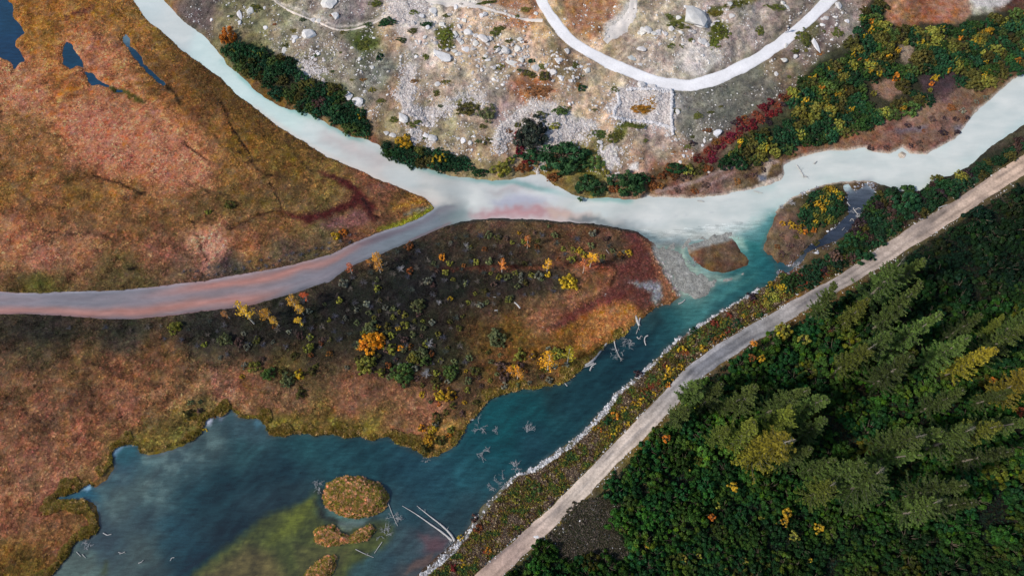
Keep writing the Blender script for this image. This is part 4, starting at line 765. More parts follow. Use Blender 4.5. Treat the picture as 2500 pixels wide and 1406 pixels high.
# ---- foliage prototypes
def unit(v): return v / (np.linalg.norm(v, axis=-1, keepdims=True) + 1e-9)
def leafcards(P, Nn, s, r, aspect=.55, tint=None):
    """quads at P facing Nn, size s"""
    n = len(P); t = unit(np.cross(Nn, r.normal(0, 1, (n, 3)))); b = np.cross(Nn, t)
    s = s[:, None]; V = np.stack([P - t * s, P - b * s * aspect, P + t * s, P + b * s * aspect], 1)
    c = np.repeat(tint if tint is not None else np.ones((n, 3)), 4, 0)
    return V.reshape(-1, 3), np.arange(4 * n).reshape(n, 4), c
def shrub_mesh(seed, nl=40, per=55, lump=(.17, .26), leaf=.07, flat=.62, hue=.15):
    """dome of radius 1 made of leafy rosettes"""
    r = np.random.default_rng(seed); P = []; Q = []; T = []; L = []
    for i in range(nl):
        for _ in range(40):
            c = unit(r.normal(0, 1, 3)); c[2] = abs(c[2]) * .9; c = c * r.uniform(.25, .95) ** .5; c[:2] *= 1 + .15 * math.sin(3 * math.atan2(c[1], c[0]) + seed)
            if all(np.linalg.norm(c - q) > .2 for q in L): break
        c = c * (1 + r.uniform(-.1, .12))
        L.append(c); rad = r.uniform(*lump); d = unit(r.normal(0, 1, (per, 3)) + np.array([0, 0, .75]) + c * .9)
        P.append(c + d * rad * r.uniform(.55, 1.0, (per, 1))); Q.append(unit(d + r.normal(0, .55, (per, 3))))
        yl = max(0, r.normal(0, hue)); T.append(np.ones((per, 3)) * r.uniform(.65, 1.35) * (1 + r.normal(0, .22, (per, 1))) * np.array([1 + yl, 1 + yl * .35, max(.3, 1 - yl * .6)]))
    P = np.concatenate(P); P[:, 2] *= flat; P[:, 2] = np.maximum(P[:, 2], .02)
    V, Fc, c = leafcards(P, np.concatenate(Q), r.uniform(.6, 1.35, len(P)) * leaf, r, .6, np.clip(np.concatenate(T), .3, 2))
    return mesh('foliage', V, Fc, c)
def tube(path, rad, k=5):
    path = np.array(path, float); n = len(path); V = []; T = unit(np.gradient(path, axis=0))
    for i in range(n):
        a = unit(np.cross(T[i], [0.31, .17, .93])); b = np.cross(T[i], a)
        for j in range(k): V.append(path[i] + (a * math.cos(6.283 * j / k) + b * math.sin(6.283 * j / k)) * rad[i])
    Fc = [(i * k + j, i * k + (j + 1) % k, (i + 1) * k + (j + 1) % k, (i + 1) * k + j) for i in range(n - 1) for j in range(k)]
    return np.array(V), np.array(Fc)
def merge(parts, name, col=None):
    V = []; Fc = []; o = 0
    for v, f in parts: V.append(v); Fc.append(f + o); o += len(v)
    return mesh(name, np.concatenate(V), np.concatenate(Fc), col, True)
def stems_mesh(seed, n=9, hgt=.5):
    r = np.random.default_rng(seed); ps = []
    for i in range(n):
        a = r.uniform(0, 6.3); l = r.uniform(.4, .8); ps.append(tube([(0, 0, -.05), (math.cos(a) * l * .4, math.sin(a) * l * .4, hgt * .5), (math.cos(a) * l, math.sin(a) * l, hgt * r.uniform(.7, 1.1))], [.03, .02, .008], 4))
    return merge(ps, 'stems')
SHF = [shrub_mesh(50 + i, 30, 75, (.17, .25), .085, .62, .5) for i in range(7)]
SHR = [shrub_mesh(i) for i in range(6)]                     # full-size bushes
SHS = [shrub_mesh(20 + i, 16, 42, (.24, .36), .12, .75) for i in range(4)]   # small ones, coarse leaves
STEM = [stems_mesh(i) for i in range(3)]
def crl(c): return (*np.clip(lin(c) * K * 1.35, .003, .8), 1)
def cr(c): return (*np.clip(lin(c) * K, .003, .85), 1)
def shrub(px, py, r, hr=.62, col=(40, 80, 45), name='shrub', big=None, ry=None, dz=None):
    """r = radius in photo pixels; hr = height/radius"""
    x, y, z = at(px, py, 0); x2, _ = unproj(px + r, py, z); s = abs(float(x2) - x); x, y, z = at(px, py, s * hr * .45)
    big = (r > 15) if big is None else big
    e = obj(name, None, loc=(x, y, z)); sy = s * (ry / r if ry else 1); e.rotation_euler = (0, 0, random.uniform(0, 6.3) if not ry else random.choice([0, math.pi]) + random.uniform(-.2, .2)); e.scale = (s, sy, s * hr / .62)
    f = obj('foliage', random.choice(SHF if name == 'forest_shrub' and r > 15 else (SHR if big else SHS)), M_leaf, e); f.color = crl(col)
    t = obj('stems', random.choice(STEM), M_bark, e); t.color = cr((110, 98, 84))
    return e

# slender birch: leaning pale stem, narrow leafy crown
def birch_mesh(seed):
    r = np.random.default_rng(seed); bend = r.uniform(-.06, .06, 2)
    path = [(bend[0] * t * t, bend[1] * t * t, t) for t in np.linspace(0, 1, 7)]; ps = [tube(path, np.linspace(.02, .006, 7), 5)]; P = []; Q = []
    for i in range(16):
        h = r.uniform(.3, .97); a = r.uniform(0, 6.3); l = .17 * (1.15 - h) + .05; b = np.array([bend[0] * h * h, bend[1] * h * h, h]); d = np.array([math.cos(a), math.sin(a), .7]); e = b + d * l
        ps.append(tube([b, b + d * l * .5, e], [.006, .004, .002], 3)); m = 26; P.append(b + (e - b) * r.uniform(.3, 1.1, (m, 1)) + r.normal(0, .028, (m, 3))); Q.append(unit(r.normal(0, 1, (m, 3)) + [0, 0, .8]))
    P = np.concatenate(P); T = np.ones((len(P), 3)) * r.uniform(.65, 1.35, (len(P), 1)); V, Fc, c = leafcards(P, np.concatenate(Q), r.uniform(.012, .026, len(P)), r, .7, T)
    return merge(ps, 'trunk'), mesh('crown', V, Fc, c)
BI = [birch_mesh(i) for i in range(4)]
def birch(px, py, hpx, col, label, cat='birch'):
    """px,py: middle of the tree; hpx its length in photo pixels"""
    x, y, z = at(px, py); d = math.sqrt(x * x + y * y + H * H); h = hpx * d / F / (math.hypot(x, y) / d) ; h = min(max(h, 2.0), 10)
    x, y, z = at(px, py, h * .55); e = obj('birch', None, loc=(x, y, z)); t, c = random.choice(BI); w = h * .95; e.scale = (w, w, h); e.rotation_euler = (0, 0, random.uniform(0, 6))
    a = obj('trunk', t, M_bark, e); a.color = cr((200, 192, 180)); b = obj('crown', c, M_leaf, e); b.color = crl(col)
    if label: tagthing(e, label, cat, 'slender yellow birches on the heath')
    return e
Y1c, O1c = (214, 168, 58), (228, 140, 56)
for t, lab in (((600, 768, 50), 'tallest yellow birch below the silty channel, leaning up left'), ((650, 770, 36), 'orange yellow birch just right of the tallest yellow birch'), ((672, 784, 26), 'short yellow birch, rightmost of the close row of three'),
               ((717, 742, 36), 'yellow birch with orange top below the channel bend'), ((733, 757, 24), 'short yellow birch leaning below the orange topped birch')):
    birch(*t, Y1c, lab)
birch(744, 724, 24, (236, 120, 50), 'bright orange birch closest to the silty channel'); birch(730, 785, 24, (222, 170, 44), 'small yellow birch with grey dead base in dark heath'); birch(552, 768, 22, (176, 120, 70), 'dull orange birch left of the tallest yellow birch')
birch(925, 634, 36, (220, 160, 60), 'thin yellow birch standing at the lower edge of the silty channel'); birch(924, 652, 26, (210, 160, 70), 'thin yellow birch right below another at the channel edge'); birch(854, 656, 24, (214, 130, 66), 'small orange birch on the outer bend of the silty channel'); birch(901, 642, 16, (200, 130, 50), 'tiny orange birch between two thin birches on the channel edge')
birch(1225, 650, 26, (226, 132, 62), 'orange birch on the narrow red ditch'); birch(1337, 648, 26, (232, 160, 40), 'bright yellow orange birch left above the round yellow tree'); birch(1427, 650, 30, (206, 130, 80), 'bare stemmed birch with orange tip above the round yellow tree')
birch(1445, 632, 36, (228, 160, 44), 'golden birch at the end of the upper shrub row'); birch(1288, 592, 26, (196, 120, 60), 'dull orange birch in the upper heath'); birch(1340, 882, 38, (226, 164, 40), 'golden birch near the lake shore, leaning left'); birch(1388, 872, 30, (190, 178, 50), 'yellow green birch closest to the lake shore bend')
birch(1264, 912, 22, (222, 150, 44), 'small golden birch among grey shrubs near the shore'); birch(1248, 903, 16, (216, 150, 44), 'tiny golden birch among grey shrubs near the shore')

# shrubs scattered over the heath, one by one
CAT = {'y': 'yellow shrub', 'o': 'yellow shrub', 'v': 'yellow shrub', 'b': 'brown shrub', 'p': 'brown shrub', 'u': 'brown shrub', 'r': 'red shrub', 'c': 'red shrub', 's': 'grey shrub', 'l': 'olive shrub'}
G = {'y': ((188, 158, 50), 'bright yellow shrub'), 'o': ((206, 140, 52), 'golden orange shrub'), 'v': ((138, 138, 62), 'yellow green shrub'), 'g': ((108, 116, 78), 'grey green shrub'), 'd': ((40, 80, 50), 'dark green shrub'), 'm': ((84, 106, 54), 'mid green shrub'),
     'b': ((104, 82, 76), 'purple brown twiggy shrub'), 's': ((128, 130, 114), 'silvery grey shrub'), 'r': ((128, 58, 48), 'rusty red shrub'), 'c': ((112, 36, 50), 'crimson shrub'), 'l': ((94, 92, 46), 'olive shrub'), 'p': ((66, 52, 60), 'dark purple shrub'), 'u': ((132, 86, 48), 'russet shrub')}
G['B'] = ((52, 88, 54), 'leafy green shrub')
G['P'] = ((58, 68, 58), 'dark bush')
G['n'] = ((58, 90, 42), 'deep green shrub')
for t in """549,826,17,g 583,835,12,b 426,800,17,v 838,690,13,s 620,895,15,v 655,911,17,m 700,925,19,g 728,913,13,y 752,850,13,v 757,822,9,v 785,830,9,b 905,797,18,g 888,843,16,o 890,887,23,v 981,912,29,m 955,850,14,v 985,852,10,g 1021,746,18,g 990,793,11,v 1045,686,11,s 1030,860,16,g 1008,874,16,v
930,908,11,v 1040,880,14,m 1100,906,20,m 1065,930,12,l 1210,825,23,g 1270,868,15,v 1360,861,17,v 1391,686,21,y 1315,672,12,s 1298,672,8,v 1239,676,10,g 1257,666,8,v 1272,687,6,s 1245,728,9,g 1400,610,8,v 1422,618,9,v 1428,625,8,y 1375,608,7,v 1535,617,9,y 1515,622,9,u 1495,612,7,g
820,576,11,y 838,567,10,o 1000,600,11,u 1075,967,13,y 1100,964,15,y 1065,945,9,v 1048,1073,16,y 1055,1048,12,y 1030,1045,10,o 1096,1062,7,o 1065,1020,13,l 1075,1075,13,l 1040,1095,15,l 1225,895,15,b 1232,922,13,b 1268,893,12,b 1300,870,9,b 1160,905,12,l 1250,592,6,v 1278,590,7,v 1312,603,8,u 1183,608,7,u 1148,604,6,v 1068,965,9,y 1030,963,8,y 508,518,8,v 560,500,12,l 925,650,7,o
1100,592,5,s 1340,552,5,g 940,812,8,g 875,875,10,l 760,905,12,l 735,960,13,l 460,1010,12,l 555,1045,14,l""".split():
    a = t.split(','); c, dsc = G[a[3]]; e = shrub(float(a[0]), float(a[1]), float(a[2]), .95 if float(a[2]) > 10 else .8, c)
    later(e, dsc, CAT.get(a[3], 'green shrub'), float(a[0]), float(a[1]), 'single shrubs on the heath')
e = shrub(908, 836, 29, .8, (206, 140, 40)); tagthing(e, 'widest golden orange bush in the dark heath above the lake', 'bush')

# bare grey shrubs of the dark heath
def twig_mesh(seed, n=26):
    r = np.random.default_rng(seed); ps = []
    for i in range(n):
        a = r.uniform(0, 6.3); l = r.uniform(.4, 1); h = r.uniform(.3, .9); b = np.array([0, 0, 0.]); m = np.array([math.cos(a) * l * .45, math.sin(a) * l * .45, h * .7]); e = np.array([math.cos(a + r.normal(0, .3)) * l, math.sin(a + r.normal(0, .3)) * l, h])
        ps.append(tube([b, m, e], [.035, .028, .012], 3))
        for _ in range(2): f = m + (e - m) * r.uniform(.2, .7); ps.append(tube([f, f + r.normal(0, .17, 3) + [0, 0, .1]], [.02, .01], 3))
    return merge(ps, 'bare_shrub')
TW = [twig_mesh(i) for i in range(5)]
def bare(px, py, r, col, desc='bare grey twiggy shrub', label=None, group='bare shrubs of the dark heath', hs=.8):
    x, y, z = at(px, py); s = abs(float(unproj(px + r, py, z)[0]) - x); x, y, z = at(px, py, s * .3); o = obj('bare_shrub', random.choice(TW), M_bark); o.location = (x, y, z); o.scale = (s, s, s * hs); o.rotation_euler = (0, 0, random.uniform(0, 6)); o.color = cr(col)
    if label: tagthing(o, label, 'bare shrub', group)
    else: later(o, desc, 'bare shrub', px, py, group)
    return o
bs = []
def apart(px, py, r, lst, k=.8):
    for q in lst:
        if (q[0] - px) ** 2 + (q[1] - py) ** 2 < (k * (q[2] + r)) ** 2: return False
    lst.append((px, py, r)); return True
x, y = rpts(900, "430,790 600,760 720,730 860,665 1000,590 1100,570 1250,570 1500,580 1520,640 1350,650 1400,700 1250,740 1120,760 1130,850 1150,930 1050,950 950,880 860,850 700,850 560,870 300,820 100,800 100,780 300,790")
for a, b in zip(x, y):
    r = random.uniform(7, 12)
    if apart(a, b, r, bs, 1.15) and len(bs) < 150:
        bare(a, b, r, random.choice([(112, 108, 112), (92, 92, 104), (128, 118, 108), (96, 84, 78), (84, 92, 84)]), 'small bare shrub')
bs2 = []
x, y = rpts(400, "440,660 600,640 700,620 800,590 880,560 860,590 760,628 600,664 480,680")
for a, b in zip(x, y):
    r = random.uniform(5, 9)
    if apart(a, b, r, bs2, 1.1) and len(bs2) < 40: bare(a, b, r, random.choice([(120, 116, 122), (98, 98, 110), (110, 100, 96)]), desc='small bare grey shrub', group='bare shrubs above the silty channel')
ex = [(float(t.split(',')[0]), float(t.split(',')[1]), 9) for t in '''908,836 891,886 980,912 905,797 1390,686 549,826 655,911 700,925 1021,746 1210,825'''.split()]
for poly, n in (("700,780 860,700 1000,640 1200,560 1500,570 1540,640 1380,650 1340,700 1160,760 1120,840 1150,940 1040,960 860,900 700,900 600,960 480,900 500,800", 105), ("860,760 960,740 1040,780 1100,840 1110,920 1060,960 960,930 880,900", 34), ("1120,850 1300,850 1400,840 1430,880 1380,925 1200,965 1110,1060 1040,1100 1000,1040 1060,960", 38), ("400,960 560,980 600,1030 480,1060", 5)):
    x, y = rpts(n * 8, poly); m = 0
    for a, b in zip(x, y):
        r = random.uniform(5, 10)
        if m < n and apart(a, b, r, ex, 1.2):
            m += 1; key = random.choices('gvslubyo', [4, 3, 4, 3, 1.5, 2, .8, .5])[0]; c, nm = G[key]; e = shrub(a, b, r, .9, np.array(c) * random.uniform(.9, 1.2), CAT.get(key, 'green shrub').replace(' ', '_')); later(e, 'small ' + nm, CAT.get(key, 'green shrub'), a, b, 'small shrubs dotted over the heath')
for a, b, r, lab in ((1352 / 1, 610, 0, ''),):
    pass
for a, b, r, lab in ((1040, 912, 15, 'grey dead shrub with curved twigs right of the widest green bush'), (1048, 838, 14, 'pale dead shrub with long curved twigs in the dark heath'), (978, 656, 12, 'white grey dead shrub in the upper dark heath'), (1138, 598, 9, 'bluish white dead shrub in the upper heath'),
                     (1040, 1122, 13, 'white dead shrub at the tip of the lake headland'), (1930, 495, 14, 'pinkish white bare shrub in the river shallows beside the yellow islet'), (1907, 505, 9, 'smaller pinkish bare shrub at the corner of the yellow islet'), (1072, 738, 9, 'pale grey bare shrub in the middle dark heath')):
    bare(a, b, r, (190, 186, 186) if b < 1200 else (190, 160, 150), label=lab, group='conspicuous pale dead shrubs')

# ---- thickets: shrubs of mixed colours filling an outline
CAT = {'y': 'yellow shrub', 'o': 'yellow shrub', 'v': 'yellow shrub', 'b': 'brown shrub', 'p': 'brown shrub', 'u': 'brown shrub', 'r': 'red shrub', 'c': 'red shrub', 's': 'grey shrub', 'l': 'olive shrub'}
def thicket(poly, n, rr, mix, what, group, k=.62, hr=.8, holes=(), tries=12, name='shrub', excl=(), tone=None, keep=None):
    L = keep if keep is not None else list(excl); P = [pts(h) for h in holes]; x, y = rpts(n * tries, poly); m = 0
    for a, b in zip(x, y):
        if m >= n: break
        if any(in_poly(h, np.array([a]), np.array([b]))[0] for h in P): continue
        r = random.uniform(*rr)
        if samp(D_road, a, b) < (20 + r * .3 if name == 'forest_shrub' else 24 + r * .8) or samp(D_wroad, a, b) < 18 + r * .6: continue
        if not apart(a, b, r, L, k): continue
        m += 1; key = random.choices([q[0] for q in mix], [q[1] for q in mix])[0]; c, nm = G[key]; c = np.array(c, float)
        if tone is not None: c = c * tone(a, b)
        c = np.clip(c * random.uniform(.78, 1.12), 0, 255)
        e = shrub(a, b, r, hr * random.uniform(.8, 1.25), c, name, big=r > 11); later(e, nm, ('thicket shrub' if 'upper right' in group else CAT.get(key, 'green shrub')) if name == 'shrub' else 'forest shrub', a, b, group)
        if name == 'shrub': e.name = e['category'].replace(' ', '_')
    return m
thicket("548,120 600,108 650,130 710,150 735,190 780,205 840,215 850,245 895,290 890,325 840,312 780,278 720,250 660,215 610,185 570,160", 60, (14, 21), (('d', 4), ('B', 3), ('m', 1.4), ('l', 1.2), ('b', .5)), 'in the thicket along the upper left river bank', 'upper left bank thicket', .48, .85)
thicket("930,345 990,360 1060,370 1140,388 1150,412 1100,412 1020,402 960,388 932,366", 24, (12, 17), (('d', 5), ('n', 2), ('l', 1)), 'in the low thicket at the river curve below the rubble wall', 'river curve thicket', .48)
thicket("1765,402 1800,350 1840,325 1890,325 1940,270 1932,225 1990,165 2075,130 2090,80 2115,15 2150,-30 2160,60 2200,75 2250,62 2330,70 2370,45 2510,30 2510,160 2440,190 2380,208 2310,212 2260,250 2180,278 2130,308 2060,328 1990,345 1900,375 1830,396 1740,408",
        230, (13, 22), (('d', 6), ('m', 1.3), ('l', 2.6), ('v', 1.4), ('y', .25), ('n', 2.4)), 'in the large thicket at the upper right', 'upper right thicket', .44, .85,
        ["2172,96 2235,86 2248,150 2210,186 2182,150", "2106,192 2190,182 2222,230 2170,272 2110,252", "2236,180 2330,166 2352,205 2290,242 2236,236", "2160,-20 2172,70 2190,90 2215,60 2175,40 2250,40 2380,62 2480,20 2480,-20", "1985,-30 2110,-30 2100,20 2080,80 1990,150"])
thicket("1765,330 1800,292 1850,272 1900,228 1938,228 1925,258 1870,300 1830,312 1790,345 1740,392 1700,402 1695,385", 34, (8, 14), (('c', 3), ('r', 3), ('p', 1), ('u', 1)), 'in the red band edging the upper right thicket', 'red band of shrubs', .6, .55)
thicket("1580,480 1590,430 1620,400 1700,395 1745,405 1700,425 1640,440 1600,465", 14, (9, 14), (('u', 4), ('b', 1), ('l', 1)), 'on the river bank left of the upper right thicket', 'russet bank shrubs', .6, .6)
thicket("2060,600 2090,560 2105,530 2145,470 2180,462 2260,468 2290,435 2330,440 2400,402 2500,335 2510,372 2400,432 2300,494 2200,552 2120,604 2050,650 1930,712 1915,690 1975,655",
        120, (11, 21), (('d', 6), ('n', 2), ('p', 1.0), ('b', .8), ('l', 1), ('v', .4), ('o', .15)), 'between the river and the upper stretch of gravel road', 'roadside thicket', .46, .85, tone=lambda a, b: .85)
thicket("1985,480 2030,452 2058,470 2062,510 2020,548 1970,562 1950,530 1960,500", 34, (9, 14), (('d', 5), ('y', 1.2), ('m', 2)), 'on the yellow and green islet', 'islet shrubs', .45, .8)
thicket("1895,545 1905,525 1950,540 1990,560 1975,575 1930,560", 8, (6, 9), (('y', 5), ('o', 1)), 'at the lower edge of the yellow and green islet', 'islet edge shrubs', .6)
thicket("1930,700 1975,665 2040,660 2020,680 1960,712 1940,716", 14, (8, 12), (('r', 4), ('u', 2)), 'in the red patch beside the gravel road', 'red roadside shrubs', .6, .5)
thicket("1885,692 1920,700 1925,735 1880,770 1870,745", 12, (9, 14), (('y', 3), ('v', 4)), 'in the yellow clump beside the gravel road', 'yellow roadside clump', .6, .8)
thicket("1690,800 1760,795 1850,760 1800,800 1740,835 1700,840", 14, (7, 13), (('d', 3), ('m', 2), ('r', 1.5), ('l', 2)), 'on the bank beside the lake inlet and road', 'inlet bank shrubs', .6, .7)
thicket("1610,905 1650,890 1665,920 1640,950 1610,945", 9, (9, 13), (('v', 4), ('y', 3), ('m', 1)), 'in the yellow green clump at the road bend', 'road bend clump', .6, .8)
for t, lab in (("1665,852,11,y,1.2", ''), ("1716,851,10,y", 'lone bright yellow shrub by the gravel road bend'), ("1631,938,8,o", 'small orange shrub at the road edge by the bend'), ("1575,964,12,m", 'mid green round shrub behind the stony shore'), ("1597,963,9,y", 'yellow shrub beside the mid green round shrub'),
               ("1503,1014,11,o", 'orange yellow shrub between stony shore and road'), ("1523,998,9,y", 'yellow shrub just above an orange one by the road'), ("1547,985,8,y", 'small yellow shrub in the roadside row'), ("1561,985,8,y", 'second small yellow shrub in the roadside row, right end'), ("1486,1030,13,d", 'dark green shrub between stony shore and road'),
               ("1465,1048,7,o", 'pale orange shrub by the brown verge'), ("1450,1046,7,y", 'small yellow shrub at the stony shore edge'), ("1125,1312,8,y", 'yellow shrub at the root of the twin white logs'), ("1192,1344,10,o", 'golden shrub on the bank near the bottom edge of the photo'), ("1130,1375,9,y", 'yellow shrub on the stony bank at the bottom edge'), ("1170,1290,13,u", 'ochre shrub at the lake edge near the bottom'),
               ("1158,1265,10,b", 'brown shrub leaning over the lake edge near the bottom'), ("1180,1215,9,b", 'small brown shrub in the water margin near the dead bushes'), ("1745,790,11,r", 'rusty red shrub behind the white shore stones'), ("1780,772,10,r", 'rusty red shrub upper right of another behind the shore stones'), ("1840,725,12,p", 'dark purple shrub by the shore near the braided stream'), ("1560,915,12,p", 'dark bluish shrub overhanging the white shore stones'),
               ("1310,1190,14,m", 'bright green ferny shrub on the lower bank'), ("1260,1220,12,v", 'yellow green shrub on the lower bank'), ("1110,1385,12,r", 'rusty red shrub at the bottom edge beside white stones')):
    a = t.split(','); c, d = G[a[3]]; e = shrub(float(a[0]), float(a[1]), float(a[2]), .9, c)
    tagthing(e, lab or 'flame orange yellow shrub on the stony bank above the road bend', CAT.get(a[3], 'green shrub'))
thicket("1655,965 1700,905 1800,838 1880,790 1930,735 1890,700 1800,770 1700,825 1650,870 1590,925 1560,985", 62, (7, 13), (('y', 2.2), ('v', 3), ('m', 3), ('o', 1), ('u', 1.6), ('r', 1), ('d', 2), ('l', 2)), 'on the upper lake bank', 'upper lake bank shrubs', .72, .7)
thicket("1560,985 1600,960 1640,965 1560,1050 1480,1130 1450,1120 1480,1050", 22, (6, 10), (('y', 3), ('v', 2), ('m', 2), ('o', 1.5), ('l', 1)), 'on the bank below the bend', 'bank shrubs below the bend', .8, .7)
# the bank: low scrub filling between them
thicket("1560,1000 1600,960 1640,960 1570,1030 1480,1110 1400,1190 1300,1285 1200,1380 1150,1400 1150,1330 1200,1260 1260,1190 1310,1165 1400,1105 1480,1030", 70, (7, 12), (('l', 4), ('b', 3), ('m', 2), ('v', 1), ('u', 1), ('p', 1), ('r', .5)), 'in the low scrub of the lower lake bank', 'lower bank scrub', .8, .4)

thicket("2000,355 2120,340 2250,290 2400,225 2470,190 2400,260 2330,330 2250,370 2130,362", 18, (4, 13), (('p', 3), ('b', 3), ('s', 1.5), ('u', 1)), 'on the brown sandy bank', 'low shrubs on the sandy bank', 1.3, .35)
thicket("1640,465 1760,440 1880,400 1850,440 1760,470", 7, (4, 10), (('p', 2), ('b', 3), ('u', 1)), 'on the sandy spit', 'low shrubs on the sandy spit', 1.3, .35)
thicket("1905,560 1960,580 2000,560 1990,600 1930,640 1890,620", 10, (6, 10), (('b', 4), ('u', 1), ('l', 2)), 'on the islet', 'brown shrubs on the islet', 1.2, .35)
# small yellow crowns standing up through the thickets
def specks(poly, n, rr, hr=1.7, mix=(('y', 4), ('v', 2), ('o', .6)), what=''):
    x, y = rpts(n * 6, poly); L = []; m = 0
    for a, b in zip(x, y):
        r = random.uniform(*rr)
        if m >= n or not apart(a, b, r, L, 1.1) or vn(np.array([a / 30]), np.array([b / 30]), 5)[0] < .42: continue
        m += 1; key = random.choices([q[0] for q in mix], [q[1] for q in mix])[0]; c, nm = G[key]
        e = shrub(a, b, r, hr, np.clip(np.array(c, float) * random.uniform(.9, 1.12), 0, 255), 'yellow_shrub'); later(e, nm.replace('shrub', 'crown'), 'yellow shrub', a, b, what)
specks(THK, 70, (5, 9), what='yellow crowns in the upper right thicket')
specks("1985,480 2030,452 2058,470 2062,510 2020,548 1970,562 1950,530 1960,500", 16, (6, 9), 1.6, (('y', 5), ('v', 1)), 'yellow crowns on the islet')
specks(BTK, 7, (7, 10), 1.5, (('v', 3), ('l', 3), ('y', 1)), 'yellowish crowns in the bank thicket')
specks("1250,1380 1420,1340 1560,1120 1700,1000 1760,1130 2000,1300 2300,1350 2500,1300 2500,1406 1600,1406", 14, (6, 10), 2.0, (('v', 4), ('y', 1)), 'yellow crowns in the lower forest')
# big single bushes of the knoll foot
for t, lab in (("555,85,19,o,1.5,24", 'orange tree on the river bank at the upper left'), ("985,345,21,y,1.0,20", 'golden yellow bush in the thicket at the river curve'), ("1374,374,56,B,.75,44", 'biggest round green bush at the small river inlet'), ("1398,402,36,B,.8,26", 'dark green bush overlapping the lower right of the biggest green bush'),
               ("2216,497,40,d,.8,34", 'widest round teal green bush between river and upper road'), ("2312,455,28,d,.8,24", 'round dark bush touching the river bend'), ("2075,592,26,d,.8,22", 'dark round bush beside the braided stream'), ("2105,625,30,d,.7,18", 'low dark bush on the road verge above the red patch'), ("1302,326,40,P,1.0,48", 'dark purple green bush between rubble slopes'), ("1298,378,34,B,.8,20", 'dark teal green bush below the dark purple one'), ("1265,332,11,c,.9,16", 'upper crimson shrub on the flank of the dark purple bush'), ("1268,366,12,c,.9,18", 'middle crimson shrub on the flank of the dark purple bush'), ("1290,394,17,c,.6,9", 'lowest crimson shrub at the foot of the dark bush'),
               ("1222,412,25,v,.9,20", 'bright yellow green bush on the river edge'), ("1245,392,12,v,.9,12", 'small yellow green bush behind the bright river edge one'), ("1172,420,20,d,.7,12", 'dark green bush on the river edge left of the yellow green one'), ("1120,402,17,d,.8,16", 'round dark green bush right of the yellow twin shrubs'), ("1065,388,12,y,1,15", 'left yellow shrub of the twin at the river curve'), ("1082,385,12,y,1,15", 'right yellow shrub of the twin at the river curve'),
               ("1278,408,22,u,.6,14", 'brown scrubby bush at the left side of the river inlet'), ("1350,430,17,u,.7,13", 'brown yellow bush at the right side of the river inlet'), ("1440,456,36,B,.8,32", 'round dark green bush reaching into the river'), ("1470,455,12,g,.8,14", 'small grey green bush between two dark river bushes'), ("1530,445,44,B,.8,34", 'wide dark green bush above the river, right of the round one'), ("1568,437,22,d,.8,17", 'smaller dark green bush at the right end of the river bushes'),
               ("1655,410,26,d,.7,15", 'low dark green bush above the russet bank'), ("1682,416,13,v,.9,16", 'yellow green shrub touching the low dark green bush'), ("1500,455,14,u,.7,20", 'rust brown shrub wedged between the two dark river bushes'), ("1690,350,9,p,.6,9", 'lone dark purple shrub on the grey slope'),
               ("1370,271,19,m,.6,14", 'round green cushion bush at the top of the rubble slope'), ("1322,280,13,g,.6,11", 'grey green bush on the rubble above the dark purple bush'), ("1353,308,14,v,.5,12", 'olive cushion right of the dark purple bush'), ("1265,305,9,l,.6,8", 'small olive cushion left of the dark purple bush'),
               ("947,53,22,d,.5,14", 'green bush at the right end of the footpath'), ("926,138,9,d,.8,13", 'small dark bush alone beside the white rock crest'), ("1195,280,10,v,.5,8", 'small yellow green cushion in bare soil'), ("1068,230,9,l,.4,7", 'olive cushion above the rubble wall'), ("1140,262,28,l,.45,20", 'broad olive bush above the lower rubble wall'), ("1188,275,22,g,.45,28", 'grey green bush right of the broad olive bush'),
               ("1190,345,13,l,.4,12", 'olive cushion low on the pale slope'), ("1420,215,12,d,.5,11", 'dark green cushion by the line of white stones'), ("1300,148,11,d,.4,7", 'green cushion among boulders'), ("1462,328,19,m,.4,15", 'green mat left of the hooked green mat'), ("1040,60,16,d,.4,9", 'green mat among boulders below the rocky crest'),
               ("1290,182,22,l,.5,12", 'olive bush between boulders above the orange grass'), ("1330,185,14,l,.5,16", 'dark olive bush beside a faceted boulder'), ("1450,395,26,m,.35,26", 'flat green mat beside the white stone scree'), ("1475,415,17,v,.4,20", 'yellow green mat right of the flat green mat')):
    a = t.split(','); c, d = G[a[3]]; e = shrub(float(a[0]), float(a[1]), float(a[2]), float(a[4]), c, 'bush' if float(a[2]) > 15 else 'shrub', ry=float(a[5]) * .95); tagthing(e, lab, 'bush' if float(a[2]) > 15 else 'shrub')
